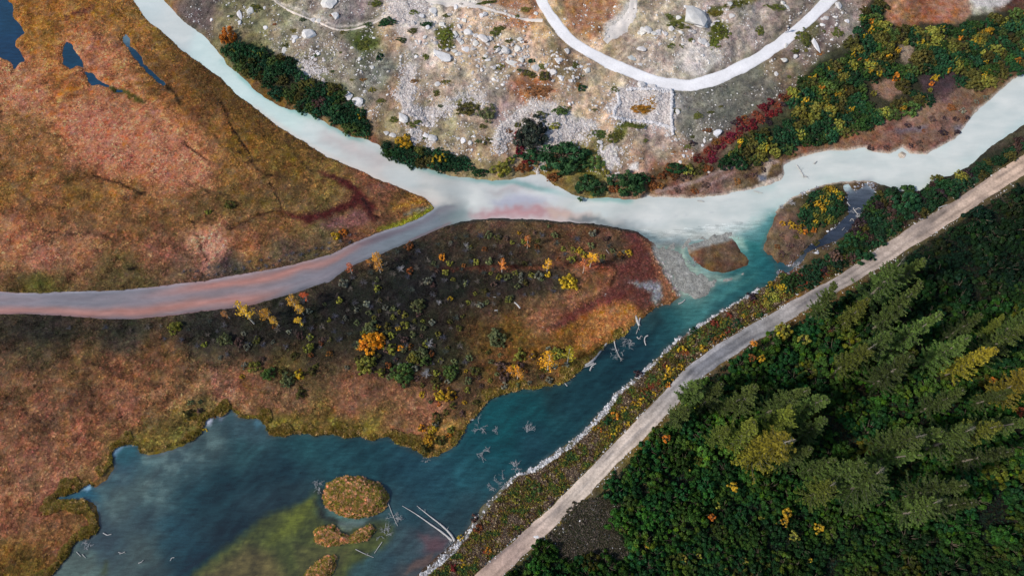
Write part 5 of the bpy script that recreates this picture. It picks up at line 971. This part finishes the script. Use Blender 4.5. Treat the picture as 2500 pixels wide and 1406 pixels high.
# low moss and juniper mats on the knoll
for t, lab in (("1090,85,21,20", 'square moss mat on the knoll'), ("1086,108,16,16", 'lower lobe of the square moss mat'), ("1040,135,8,18", 'narrow upright moss mat left of the cracked slab'), ("1210,75,13,18", 'left mat of the green pair above the boulder field'), ("1225,70,17,9", 'right mat of the green pair above the boulder field'),
               ("1500,335,18,16", 'lower arm of the hooked green mat below the ruin'), ("1545,308,32,8", 'upper arm of the hooked green mat below the ruin'), ("1650,62,32,11", 'long moss mat below the biggest boulder'), ("1632,40,11,12", 'small moss mat left of the biggest boulder'), ("1755,78,24,26", 'large bright moss mat right of the biggest boulder'), ("1745,108,15,16", 'lower lobe of the large bright moss mat'),
               ("1745,32,20,10", 'dark moss mat above the large bright one'), ("1795,12,26,14", 'moss mat at the top edge beside the knoll crest'), ("1637,108,10,10", 'small round moss mat in grey scree'), ("1665,110,7,8", 'tiny round moss mat right of another in grey scree'), ("1687,97,8,8", 'tiny moss mat below the pale blocks'), ("1570,265,30,12", 'ochre grass mat inside the stone ruin'), ("1855,75,11,16", 'green mat on the slope above the white track bend'),
               ("1960,90,17,26", 'green mat between the white track and the thicket'), ("1940,122,12,10", 'lower green mat between the white track and the thicket'), ("1895,18,24,10", 'green mat at the top edge left of the white track'), ("2045,80,14,14", 'green mat near the top of the large thicket'), ("895,110,24,18", 'green mat in the middle of the left slope'), ("915,8,17,12", 'green mat at the top edge by the white crest'), ("965,290,14,10", 'green mat beside the pale slab of the rubble wall'), ("1010,300,18,10", 'green mat along the bottom of the rubble wall'),
               ("1190,6,24,5", 'dark moss mat at the top edge above the pale path'), ("625,20,17,12", 'olive mat on the slope by the river top'), ("1310,222,32,20", 'orange bushy grass mat below the boulders')):
    a = [float(v) for v in t.split(',')]; c = (140, 98, 66) if 'orange' in lab else ((160, 116, 44) if 'ochre' in lab else (random.choice([(104, 108, 44), (96, 104, 40), (112, 108, 44)]) if 'bright' in lab or 'square' in lab else (92, 98, 44)))
    e = shrub(a[0], a[1], a[2], .22, c, 'moss_mat', big=True, ry=a[3]); tagthing(e, lab, 'moss mat')

mx_ = [(1090, 90, 24), (1210, 72, 22), (1755, 80, 26), (1650, 62, 30), (1570, 265, 34), (1692, 40, 30), (1310, 222, 30), (1076, 136, 24)]
x, y = rpts(1500, "560,40 700,10 1000,10 1300,20 1380,120 1560,200 1680,215 1900,130 2030,20 2080,60 1980,150 1900,220 1740,320 1640,390 1480,380 1330,240 1240,330 1100,380 920,320 870,220 740,130 640,110"); m_ = 0
for a, b in zip(x, y):
    r = random.uniform(5, 13)
    if m_ < 62 and samp(D_wroad, a, b) > 20 + r and apart(a, b, r, mx_, 1.3):
        m_ += 1; cc2, nm2 = random.choices([((92, 98, 46), 'small olive moss patch'), ((66, 86, 46), 'small green juniper patch'), ((146, 102, 62), 'small russet grass patch'), ((120, 116, 56), 'small yellow green moss patch')], [4, 2, 2, 2])[0]
        e = shrub(a, b, r, .24, np.array(cc2) * random.uniform(.85, 1.1), 'moss_mat', big=True, ry=r * random.uniform(.5, .9)); later(e, nm2, 'moss mat', a, b, 'small plant mats on the knoll')
# ---- larches
def larch_mesh(seed):
    r = np.random.default_rng(100 + seed); bend = r.uniform(-.07, .07, 2); ax = lambda t: np.array([bend[0] * t * t, bend[1] * t * t, t]); wid = r.uniform(.13, .2); dead = seed in (1, 4)
    tr = tube([ax(t) for t in np.linspace(0, 1, 9)], np.linspace(.016, .002, 9), 6); br = []; P = []; Q = []; S = []; T = []
    for i in range(150):
        t = r.uniform(.12, .995) ** .9; l = (wid * (1 - t) ** .8 * (.75 + .5 * vn(np.array([t * 7.]), np.array([seed * 3.]), 2)[0]) + .018) * r.uniform(.55, 1.15); a = r.uniform(0, 6.3)
        if dead and t > .86: l *= .6
        up = r.uniform(-.1, .3); d = np.array([math.cos(a), math.sin(a), up]); b = ax(t); m = b + d * l * .5 - [0, 0, .012]; e = b + d * l + [0, 0, .15 * l]
        br.append(tube([b, m, e], [.0028, .0016, .0006], 3))
        if dead and t > .86: continue
        k = int(16 + l * 260); u = r.uniform(.1, 1.05, (k, 1)); pb = b + (m - b) * np.minimum(u * 2, 1) + (e - m) * np.maximum(u * 2 - 1, 0)
        side = np.array([-math.sin(a), math.cos(a), 0]) * r.choice([-1, 1], (k, 1)); dirs = unit(np.array([math.cos(a), math.sin(a), 0]) * .9 + side * r.uniform(.2, 1, (k, 1)) + [0, 0, -.1] + r.normal(0, .35, (k, 3)))
        ln = r.uniform(.012, .03, (k, 1)) * (1.25 - .5 * u); tip = r.uniform(.6, 1.15) * (.75 + .5 * u); P.append(pb); Q.append(dirs); S.append(ln); T.append(np.ones((k, 3)) * tip * r.uniform(.75, 1.25, (k, 1)) * np.array([.9 + .25 * t, 1, 1]))
    P, Q, S, T = map(np.concatenate, (P, Q, S, T)); n = len(P); up = unit(r.normal(0, .6, (n, 3)) + [0, 0, 1]); sd = unit(np.cross(Q, up)) * .0042
    V = np.stack([P - sd, P + Q * S * .6 - sd * 1.2, P + Q * S, P + Q * S * .6 + sd * 1.2], 1).reshape(-1, 3)
    return merge([tr], 'trunk'), merge(br, 'branches'), mesh('crown', V, np.arange(4 * n).reshape(n, 4), np.repeat(T, 4, 0))
LA = [larch_mesh(i) for i in range(8)]
def larch(px, py, h, col=(96, 106, 44), label=None, w=1.0, group='larches in the dense forest', pale=(104, 106, 92)):
    x, y, z = at(px, py, h * .55); e = obj('larch', None, loc=(x, y, z)); a, b, c = random.choice(LA); e.scale = (h * w, h * w, h); e.rotation_euler = (0, 0, random.uniform(0, 6.3))
    for nm, me, mt, cl in (('trunk', a, M_bark, (130, 120, 108)), ('branches', b, M_bark, pale), ('crown', c, M_leaf, col)): obj(nm, me, mt, e).color = (crl if nm == 'crown' else cr)(cl)
    if label: tagthing(e, label, 'larch', group)
    return e
for t, lab in (("2165,690,17,0", 'uppermost larch in the forest, close to the road with pale bare branches'), ("2215,665,13,0", 'larch tip pointing right beside the uppermost larch'), ("2190,760,17,0", 'larch with a white dead top below the uppermost larch'), ("2090,765,12,1", 'short yellow green larch near the road'), ("2020,735,14,0", 'larch at the road edge left of the uppermost larch'), ("2210,830,18,0", 'grey green larch below the one with a white dead top'),
               ("2140,850,16,0", 'grey green larch left of the forest middle'), ("2085,875,14,1", 'yellow green larch above the dark hollow'), ("2180,910,15,0", 'larch above the dark hollow in the forest middle'), ("2310,860,16,0", 'grey branched larch in the forest middle'), ("2375,880,15,2", 'larch with yellow orange tips right of the grey branched one'), ("2440,835,16,0", 'grey olive larch near the right edge'), ("2485,790,15,0", 'larch cut by the right edge of the photo, upper'),
               ("2350,800,12,0", 'thin larch in the dark upper forest'), ("2490,940,17,2", 'yellow green larch at the right edge, middle height'), ("2425,800,9,1", 'small yellow green larch tip near the right edge'), ("1695,955,15,0", 'larch overhanging the gravel road at its bend'), ("1735,965,13,0", 'olive larch just right of the one overhanging the road'), ("1660,1010,12,0", 'low larch at the road edge below the bend'), ("1820,975,15,0", 'larch with a white bare patch on its crown'),
               ("1905,985,15,0", 'olive larch right of the one with a white bare patch'), ("1970,985,16,0", 'tall larch with a bluish dead limb beside it'), ("1820,1060,15,1", 'yellow green larch in the bright central group, left'), ("1870,1090,18,2", 'brightest golden green larch, widest crown with white trunk foot'), ("1915,1040,16,1", 'golden green larch pointing up right above the brightest one'), ("1760,1060,12,1", 'small larch left of the bright central group'), ("1940,1110,13,0", 'olive larch right below the brightest one'),
               ("2200,1075,18,0", 'large larch with long pale bare branches, lower forest'), ("2240,1065,15,0", 'larch overlapping the one with long pale branches'), ("2180,1110,14,0", 'lower left companion of the larch with long pale branches'), ("2330,1070,16,0", 'olive larch right of the lower forest centre'), ("2375,1055,16,1", 'yellow green larch right of the lower forest centre'), ("2430,1035,15,0", 'round topped larch near the right edge, lower forest'), ("2400,1110,14,0", 'dim larch below the round topped one'),
               ("2045,1160,17,0", 'larch in the lower forest, left of the long pale branches'), ("2120,1180,16,0", 'broad larch below the lower forest centre'), ("2010,1200,14,1", 'yellow green larch at the left of the lower larch group'), ("2280,1195,17,0", 'larch with pale twigs beside the dark pool of shade'), ("2250,1245,15,0", 'lowest larch of the lower forest group'), ("2320,1230,12,0", 'small larch at the edge of the dark pool of shade'), ("2300,980,13,0", 'dim larch in the shaded forest middle'),
               ("2420,970,10,0", 'thin larch in the shaded right forest'), ("1985,1050,12,0", 'narrow larch between two gaps'), ("1780,985,10,0", 'small larch among green shrubs near the bend'), ("1990,1140,12,0", 'olive larch right of the brightest group')):
    a = [float(v) for v in t.split(',')]; c = np.array([(80, 100, 44), (100, 112, 40), (126, 116, 36)][int(a[3])]) * random.uniform(.85, 1.08) * (.8 if 'dim' in lab or 'dark' in lab else 1)
    larch(a[0], a[1], a[2], c, lab, random.uniform(.95, 1.2) * (1.0 if 'widest' not in lab and 'broad' not in lab else 1.3))
# yellow green and dark shrubs of the forest
FX = []
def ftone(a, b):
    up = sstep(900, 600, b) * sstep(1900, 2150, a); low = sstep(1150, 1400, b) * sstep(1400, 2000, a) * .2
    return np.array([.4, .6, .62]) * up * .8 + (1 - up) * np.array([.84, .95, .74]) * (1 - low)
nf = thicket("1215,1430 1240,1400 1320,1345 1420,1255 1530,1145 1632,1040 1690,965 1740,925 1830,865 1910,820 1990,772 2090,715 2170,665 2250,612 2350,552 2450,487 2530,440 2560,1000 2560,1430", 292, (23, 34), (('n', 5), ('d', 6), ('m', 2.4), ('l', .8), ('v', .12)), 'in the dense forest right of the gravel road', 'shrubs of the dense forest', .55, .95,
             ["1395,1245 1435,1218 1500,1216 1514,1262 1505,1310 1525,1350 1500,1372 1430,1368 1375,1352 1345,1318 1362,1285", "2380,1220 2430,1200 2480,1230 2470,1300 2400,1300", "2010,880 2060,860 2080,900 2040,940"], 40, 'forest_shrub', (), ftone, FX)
for t, lab in (("1905,815,20,v", 'bright yellow green shrub at the road edge of the forest'), ("1955,835,14,v", 'smaller bright shrub right of the bright road edge shrub'), ("1833,845,8,o", 'small orange shrub at the road edge of the forest'), ("1852,882,9,y", 'small bright yellow shrub inside the forest near the road'), ("1830,880,9,u", 'russet shrub inside the forest near the road'), ("1622,1075,10,o", 'small orange shrub in the forest below the road'),
               ("1785,1190,11,y", 'yellow shrub in the lower forest, left of a pair'), ("1733,1265,9,o", 'orange yellow shrub in the lower forest'), ("1912,1255,12,y", 'yellow shrub, upper of a pair in the lower forest'), ("1908,1275,9,y", 'yellow shrub, lower of a pair in the lower forest'), ("1990,1290,11,y", 'yellow shrub near the bottom of the forest'), ("1930,1310,11,v", 'yellow green shrub below the yellow pair'), ("2410,935,9,o", 'pale orange leafless shrub on a bent stem in the dark forest'), ("2480,1010,13,r", 'rusty shrub in the shade at the right edge')):
    a = t.split(','); e = shrub(float(a[0]), float(a[1]), float(a[2]), 1.3, G[a[3]][0], 'forest_shrub'); e.location.z += 1.6; tagthing(e, lab, 'shrub')

# past the countable shrubs: the low growth that closes the canopy between them
FP = "1215,1430 1240,1400 1320,1345 1420,1255 1530,1145 1632,1040 1690,965 1740,925 1830,865 1910,820 1990,772 2090,715 2170,665 2250,612 2350,552 2450,487 2530,440 2560,1000 2560,1430"
x, y = rpts(6000, FP, lambda x, y: (samp(S_clear, x, y) > 14) & (samp(D_road, x, y) > 26) & ~in_poly(pts("2385,1222 2430,1205 2475,1232 2468,1295 2402,1295"), x, y)); sel = []
for a, b in zip(x, y):
    r = random.uniform(12, 19)
    if len(sel) < 460 and apart(a, b, r, FX, .42): sel.append((a, b, r))
sel = np.array(sel); pos = gpts(sel[:, 0], sel[:, 1]); sz = sel[:, 2] * .078; VV = []; CC = []
for i in range(len(sel)):
    me = SHS[i % len(SHS)]; nv = len(me.vertices); v = np.empty(nv * 3, np.float32); me.vertices.foreach_get('co', v); v = v.reshape(-1, 3); c = np.empty(nv * 4, np.float32); me.color_attributes['col'].data.foreach_get('color', c); c = c.reshape(-1, 4)[:, :3]
    q = rng.uniform(0, 6.3); Rm = np.array([[math.cos(q), -math.sin(q), 0], [math.sin(q), math.cos(q), 0], [0, 0, rng.uniform(.9, 1.4)]])
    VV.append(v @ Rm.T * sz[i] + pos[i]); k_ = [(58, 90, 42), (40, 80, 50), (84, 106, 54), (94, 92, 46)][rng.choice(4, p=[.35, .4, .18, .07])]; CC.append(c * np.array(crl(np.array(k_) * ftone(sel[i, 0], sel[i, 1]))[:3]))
VV = np.concatenate(VV); obj('forest_thicket', mesh('forest_thicket', VV, np.arange(len(VV)).reshape(-1, 4), np.concatenate(CC)), M_cover, kind='stuff', label='low dense green growth closing the gaps between the forest shrubs', category='thicket')
# ---- driftwood and dead trees
def seg(pxy, z=.12): 
    return [np.array([*[float(v) for v in unproj(p[0], p[1], z + (p[2] if len(p) > 2 else 0))], z + (p[2] if len(p) > 2 else 0)]) for p in pxy]
def smooth_path(P, n=14):
    P = np.array(P); t = np.linspace(0, len(P) - 1, n); out = np.stack([np.interp(t, range(len(P)), P[:, i]) for i in range(3)], -1)
    for _ in range(2): out[1:-1] = (out[:-2] + 2 * out[1:-1] + out[2:]) / 4
    return out
def log(pxy, r0, r1, label, twigs=0, cat='log', col=(190, 186, 182), z=.12, group=None, name='log', tw=.5):
    P = smooth_path(seg(pxy, z)); c = P[0].copy(); c[2] = 0; ps = [tube(P - c, np.linspace(r0 * .85, r1 * .85, len(P)) * (1 + .12 * np.sin(np.arange(len(P)) * 2.3)), 7)]; r = np.random.default_rng(len(label)); tp = []
    for i in range(twigs):
        k = r.integers(2, len(P) - 1); b = P[k] - c; d = unit(unit(P[k] - P[k - 1]) + r.normal(0, .9, 3)) * r.uniform(.4, 1.1) * tw; d[2] = abs(d[2]) * .5
        tp.append(tube([b, b + d * .5 + r.normal(0, .05, 3), b + d], [max(.03, r0 * .2), .025, .012], 4))
    e = obj(name, merge(ps, 'log'), M_bark, loc=c); e.color = cr(col)
    if tp: q = obj('branch_stubs', merge(tp, 'branch_stubs'), M_bark, e); q.color = cr(col)
    tagthing(e, label, cat, group); return e
log([(1110, 1320), (1103, 1305), (1080, 1282), (1050, 1260), (1018, 1234)], .26, .05, 'right log of the twin long white logs lying in the lake', 7, tw=.6)
log([(1104, 1319), (1080, 1298), (1050, 1278), (1015, 1253), (982, 1234)], .22, .04, 'left log of the twin long white logs lying in the lake', 6, tw=.5)
log([(1428, 893), (1446, 882), (1462, 862), (1481, 838)], .34, .18, 'thick white log with forked root end at the lake shore', 0)
log([(1440, 905), (1445, 893), (1455, 887)], .16, .14, 'forked white root of the thick shore log, lower prong', 3)
log([(1424, 896), (1437, 893), (1450, 886)], .14, .14, 'short white root beside the thick shore log, left prong', 2)
log([(1499, 830), (1503, 850), (1511, 868), (1517, 878)], .13, .05, 'curved thin white trunk in the lake right of the thick log', 9, tw=.9)
log([(1551, 770), (1556, 784), (1561, 795)], .3, .25, 'broad white driftwood stump at the mossy point', 2); log([(1563, 776), (1560, 786), (1560, 794)], .16, .2, 'short white driftwood prong beside the broad stump', 1)
log([(1577, 843), (1573, 832), (1575, 822), (1582, 819)], .09, .14, 'hooked thin white driftwood standing in the lake', 2); log([(1555, 822), (1560, 828), (1566, 819)], .1, .06, 'small forked white driftwood left of the hooked one', 4, tw=.5)
log([(1656, 742), (1666, 738), (1673, 731)], .16, .08, 'short white log at the tip of the mud flat', 1); log([(1682, 720), (1696, 724)], .07, .05, 'thin white stick at the end of the grey mud flat'); log([(1385, 942), (1378, 934)], .1, .08, 'short white stick at the lake shore bend')
log([(1256, 738), (1264, 745), (1270, 753)], .16, .2, 'white split log lying in the heath', 2, z=.7); log([(1195, 723), (1211, 726)], .1, .07, 'thin white branch lying in the heath', 1, z=.7); log([(1323, 799), (1333, 799), (1342, 807)], .08, .06, 'curved white branch lying on olive grass', 2, z=.7); log([(1207, 758), (1215, 757)], .12, .1, 'small white driftwood piece in the heath', 3, z=.7)
log([(948, 1228), (956, 1250), (967, 1275), (971, 1283)], .06, .04, 'thin straight white pole sloping down right of the islet', 2); log([(895, 1221), (908, 1228), (918, 1238)], .1, .06, 'white branch lying across the right side of the islet', 2, z=.9); log([(933, 1322), (922, 1338), (914, 1350)], .07, .04, 'thin white stick below the kidney shaped islet'); log([(868, 1340), (888, 1350), (912, 1360)], .06, .04, 'long thin white stick in the green shallows', 3)
log([(252, 1300), (262, 1306), (272, 1303)], .1, .06, 'curved white stick like a smile in the lower left lake'); log([(289, 1347), (298, 1350), (305, 1346)], .06, .05, 'small forked white stick in the lower left lake', 2, tw=.4); log([(338, 1374), (346, 1371), (350, 1366)], .09, .05, 'short white stick near the bottom of the lower left lake'); log([(416, 1368), (419, 1361), (426, 1360)], .07, .05, 'hooked white stick, rightmost in the lower left lake')
log([(187, 1346), (197, 1357)], .07, .04, 'thin white stick, left of a pair in the pale shallows'); log([(201, 1352), (209, 1361)], .07, .04, 'thin white stick, right of a pair in the pale shallows'); log([(1988, 400), (1994, 394)], .14, .1, 'short white log drifting in the milky river'); log([(2083, 508), (2088, 516), (2095, 524)], .1, .06, 'white log across the small braided stream', 3)
log([(2088, 512), (2096, 508), (2102, 510)], .1, .06, 'white log crossing another in the small braided stream', 1); log([(2075, 540), (2080, 533), (2085, 540)], .08, .05, 'small bent white branch in the stream', 2); log([(2056, 562), (2062, 556)], .08, .05, 'small white stick at the stream bank'); log([(2070, 497), (2076, 504)], .08, .05, 'thin white stick at the stream head'); log([(2290, 508), (2312, 500)], .14, .1, 'long pale log lying beside the upper gravel road', 0, z=.7)
log([(1560, 797), (1556, 808), (1553, 815)], .07, .05, 'thin white branch trailing below the broad stump', 5); log([(1575, 692), (1570, 700)], .07, .05, 'small white stick on the grey mud in the red swamp'); log([(1601, 700), (1601, 715)], .07, .05, 'upright thin white stick on the grey mud'); log([(1610, 735), (1618, 745)], .07, .05, 'small curved white stick on the mud edge', 2); log([(1480, 610), (1495, 630), (1508, 646)], .05, .03, 'long thin pale branch lying on the brown slope', 2, z=.7)
log([(1945, 403), (1955, 418), (1962, 430)], .1, .06, 'grey driftwood tangle at the tip of the sandy spit', 10, tw=.9); log([(1962, 431), (1970, 432)], .2, .12, 'pale driftwood lump in the milky river off the spit', 4, tw=.6); log([(1703, 490), (1718, 492)], .12, .1, 'small white driftwood on the edge of the milky river', 2, tw=.4); log([(1840, 466), (1862, 472)], .12, .06, 'pale driftwood at the foot of the small round bay', 3, tw=.6)
log([(1470, 735), (1475, 727), (1479, 718)], .22, .4, 'white stump with roots in the red swamp', 8, 'stump', name='stump', z=.5, tw=.9)
def dead_tree(px, py, r, label, seed, col=(196, 196, 198), group='bare dead bushes standing in the lake', flat=.5):
    rr = np.random.default_rng(seed); ps = []; x, y = [float(v) for v in unproj(px, py, .3)]; s = r * .07
    def grow(b, d, l, rad, dep):
        m = b + d * l * .5 + rr.normal(0, .08 * l, 3); e = b + d * l + rr.normal(0, .08 * l, 3); e[2] = max(e[2], .03); ps.append(tube([b, m, e], [rad, rad * .8, rad * .6], 4))
        if dep > 0:
            for _ in range(rr.integers(2, 4) if dep > 1 else 2): dd = unit(d + rr.normal(0, .75, 3)); dd[2] = abs(dd[2]) * flat * .6; k = rr.uniform(.3, 1); grow(b + (e - b) * k, unit(dd), l * rr.uniform(.5, .8), max(rad * .66, .012), dep - 1)
    for i in range(5): a = rr.uniform(0, 6.3); grow(np.array([0, 0, -.1]), unit(np.array([math.cos(a), math.sin(a), .3])), s * rr.uniform(.6, 1.0), .04, 3)
    o = obj('dead_bush', merge(ps, 'dead_bush'), M_bark, loc=(x, y, 0)); o.color = cr(col); tagthing(o, label, 'dead bush', group)
for i, (a, b, r, lab) in enumerate(((1171, 1042, 17, 'dead white bush in the lake nearest the headland shore'), (1216, 1050, 7, 'tiny dead bush between two larger ones in the lake'), (1287, 1055, 17, 'dead white bush farthest right in the open lake'), (1181, 1102, 14, 'dead white bush lowest in the open lake'), (1255, 1140, 13, 'dead white bush at the top of the stony shore end'),
        (1232, 1175, 22, 'widest dead white bush overhanging the lake shore'), (1203, 1184, 11, 'dead bush branch reaching left into the lake from the shore'), (1535, 826, 18, 'tangle of white branches in the lake below the mossy point'), (1512, 862, 14, 'sparse drowned branches around the curved trunk'), (776, 1186, 12, 'thin white branches left of the grassy islet'), (962, 1262, 14, 'drowned twigs right of the grassy islet'),
        (940, 1305, 16, 'curly drowned twigs right of the kidney shaped islet'), (1100, 1330, 12, 'root tangle of the twin white logs'), (1600, 722, 13, 'scattered white branches on the grey mud flat'), (2090, 520, 14, 'white branch tangle in the small braided stream'), (1955, 655, 16, 'pale branch jumble where the stream joins the lake'), (1690, 640, 12, 'pale twigs on the edge of the gravel bar'), (1990, 625, 12, 'pale driftwood pile in the stream mouth'), (210, 1330, 10, 'thin pale twigs in the lower left shallows'))):
    dead_tree(a, b, r, lab, i, (170, 172, 174))

# ---- person on the white track
def person():
    px, py = 1924, 73; x, y, z = at(px, py, .9); z += .06
    e = obj('person', None, loc=(x, y, z)); tagthing(e, 'person in dark clothes walking on the edge of the white track', 'person'); e.rotation_euler = (0, 0, R(-40))
    def skin(name, J, E, Rd, col, mat=M_cloth):
        me = bpy.data.meshes.new(name); me.from_pydata(J, E, []); o = obj(name, me, mat, e); o.color = cr(col)
        sk = o.modifiers.new('skin', 'SKIN'); 
        for v, r_ in zip(me.skin_vertices[0].data if me.skin_vertices else [], Rd): v.radius = (r_, r_)
        return o, me
    J = [(0, 0, .95), (0, 0, 1.15), (0, 0, 1.36), (0, 0, 1.5), (0, .01, 1.58), (0, .02, 1.68), (.19, 0, 1.4), (.25, -.08, 1.15), (.22, .06, .95), (.22, .1, .86), (-.19, 0, 1.4), (-.25, .1, 1.15), (-.2, .28, 1.02), (-.2, .34, .96),
         (.1, 0, .88), (.11, .16, .5), (.11, .08, .1), (.11, .22, .05), (-.1, 0, .88), (-.11, -.1, .5), (-.11, -.32, .14), (-.11, -.2, .05)]
    E = [(0, 1), (1, 2), (2, 3), (3, 4), (4, 5), (2, 6), (6, 7), (7, 8), (8, 9), (2, 10), (10, 11), (11, 12), (12, 13), (0, 14), (14, 15), (15, 16), (16, 17), (0, 18), (18, 19), (19, 20), (20, 21)]
    Rd = [.15, .14, .17, .06, .075, .1, .075, .05, .04, .035, .075, .05, .04, .035, .1, .065, .045, .045, .1, .065, .045, .045]
    me = bpy.data.meshes.new('body'); me.from_pydata(J, E, []); o = obj('body', me, M_cloth, e); o.color = cr((44, 50, 66))
    if not me.skin_vertices:
        import bmesh
        bm = bmesh.new(); bm.from_mesh(me); ly = bm.verts.layers.skin.verify(); bm.verts.ensure_lookup_table()
        for i, v in enumerate(bm.verts): v[ly].radius = (Rd[i], Rd[i]); v[ly].use_root = (i == 0)
        bm.to_mesh(me); bm.free()
    o.modifiers.new('skin', 'SKIN'); s = o.modifiers.new('sub', 'SUBSURF'); s.levels = 1; s.render_levels = 1
    V, Fc = I1; hair = V * [.105, .115, .1] + [0, .0, 1.72]; h = obj('hair', mesh('hair', hair, Fc, None, True), M_cloth, e); h.color = cr((40, 32, 28))
    jk = obj('jacket', merge([tube([(0, 0, .9), (0, 0, 1.1), (0, 0, 1.35), (0, 0, 1.46)], [.19, .18, .215, .1], 10)], 'jacket'), M_cloth, e); jk.color = cr((30, 46, 70))
    bp = obj('backpack', mesh('backpack', I1[0] * [.16, .11, .22] + [0, -.2, 1.2], I1[1], None, True), M_cloth, e); bp.color = cr((210, 210, 214))
person()

# ------------------------------------------------------------------ labels that single things out: rank by distance to a landmark
from collections import defaultdict
grp = defaultdict(list)
for o, d, a, b in THINGS:
    k = min(LM, key=lambda q: (q[0] - a) ** 2 + (q[1] - b) ** 2); grp[(d, k[2])].append((math.hypot(k[0] - a, k[1] - b), o))
OR = ['', 'second ', 'third ', 'fourth ', 'fifth ', 'sixth ', 'seventh ', 'eighth ', 'ninth ', 'tenth ', 'eleventh ', 'twelfth ', 'thirteenth ', 'fourteenth ', 'fifteenth ', 'sixteenth ', 'seventeenth ', 'eighteenth ', 'nineteenth ', 'twentieth ']
TH = 'th '
SUF = {21: 'st ', 22: 'nd ', 23: 'rd ', 31: 'st ', 32: 'nd ', 33: 'rd '}
for (d, l), L in grp.items():
    L.sort(key=lambda q: q[0])
    for i, (_, o) in enumerate(L):
        if i < 40: o['label'] = f'{d}, {OR[i] if i < 20 else str(i + 1) + SUF.get(i + 1, TH)}nearest to the {l}'
        else: o['label'] = f'{d} among those farther from the {l}'
print('THINGS', len(THINGS), 'forest', nf, 'objects', len(bpy.data.objects))
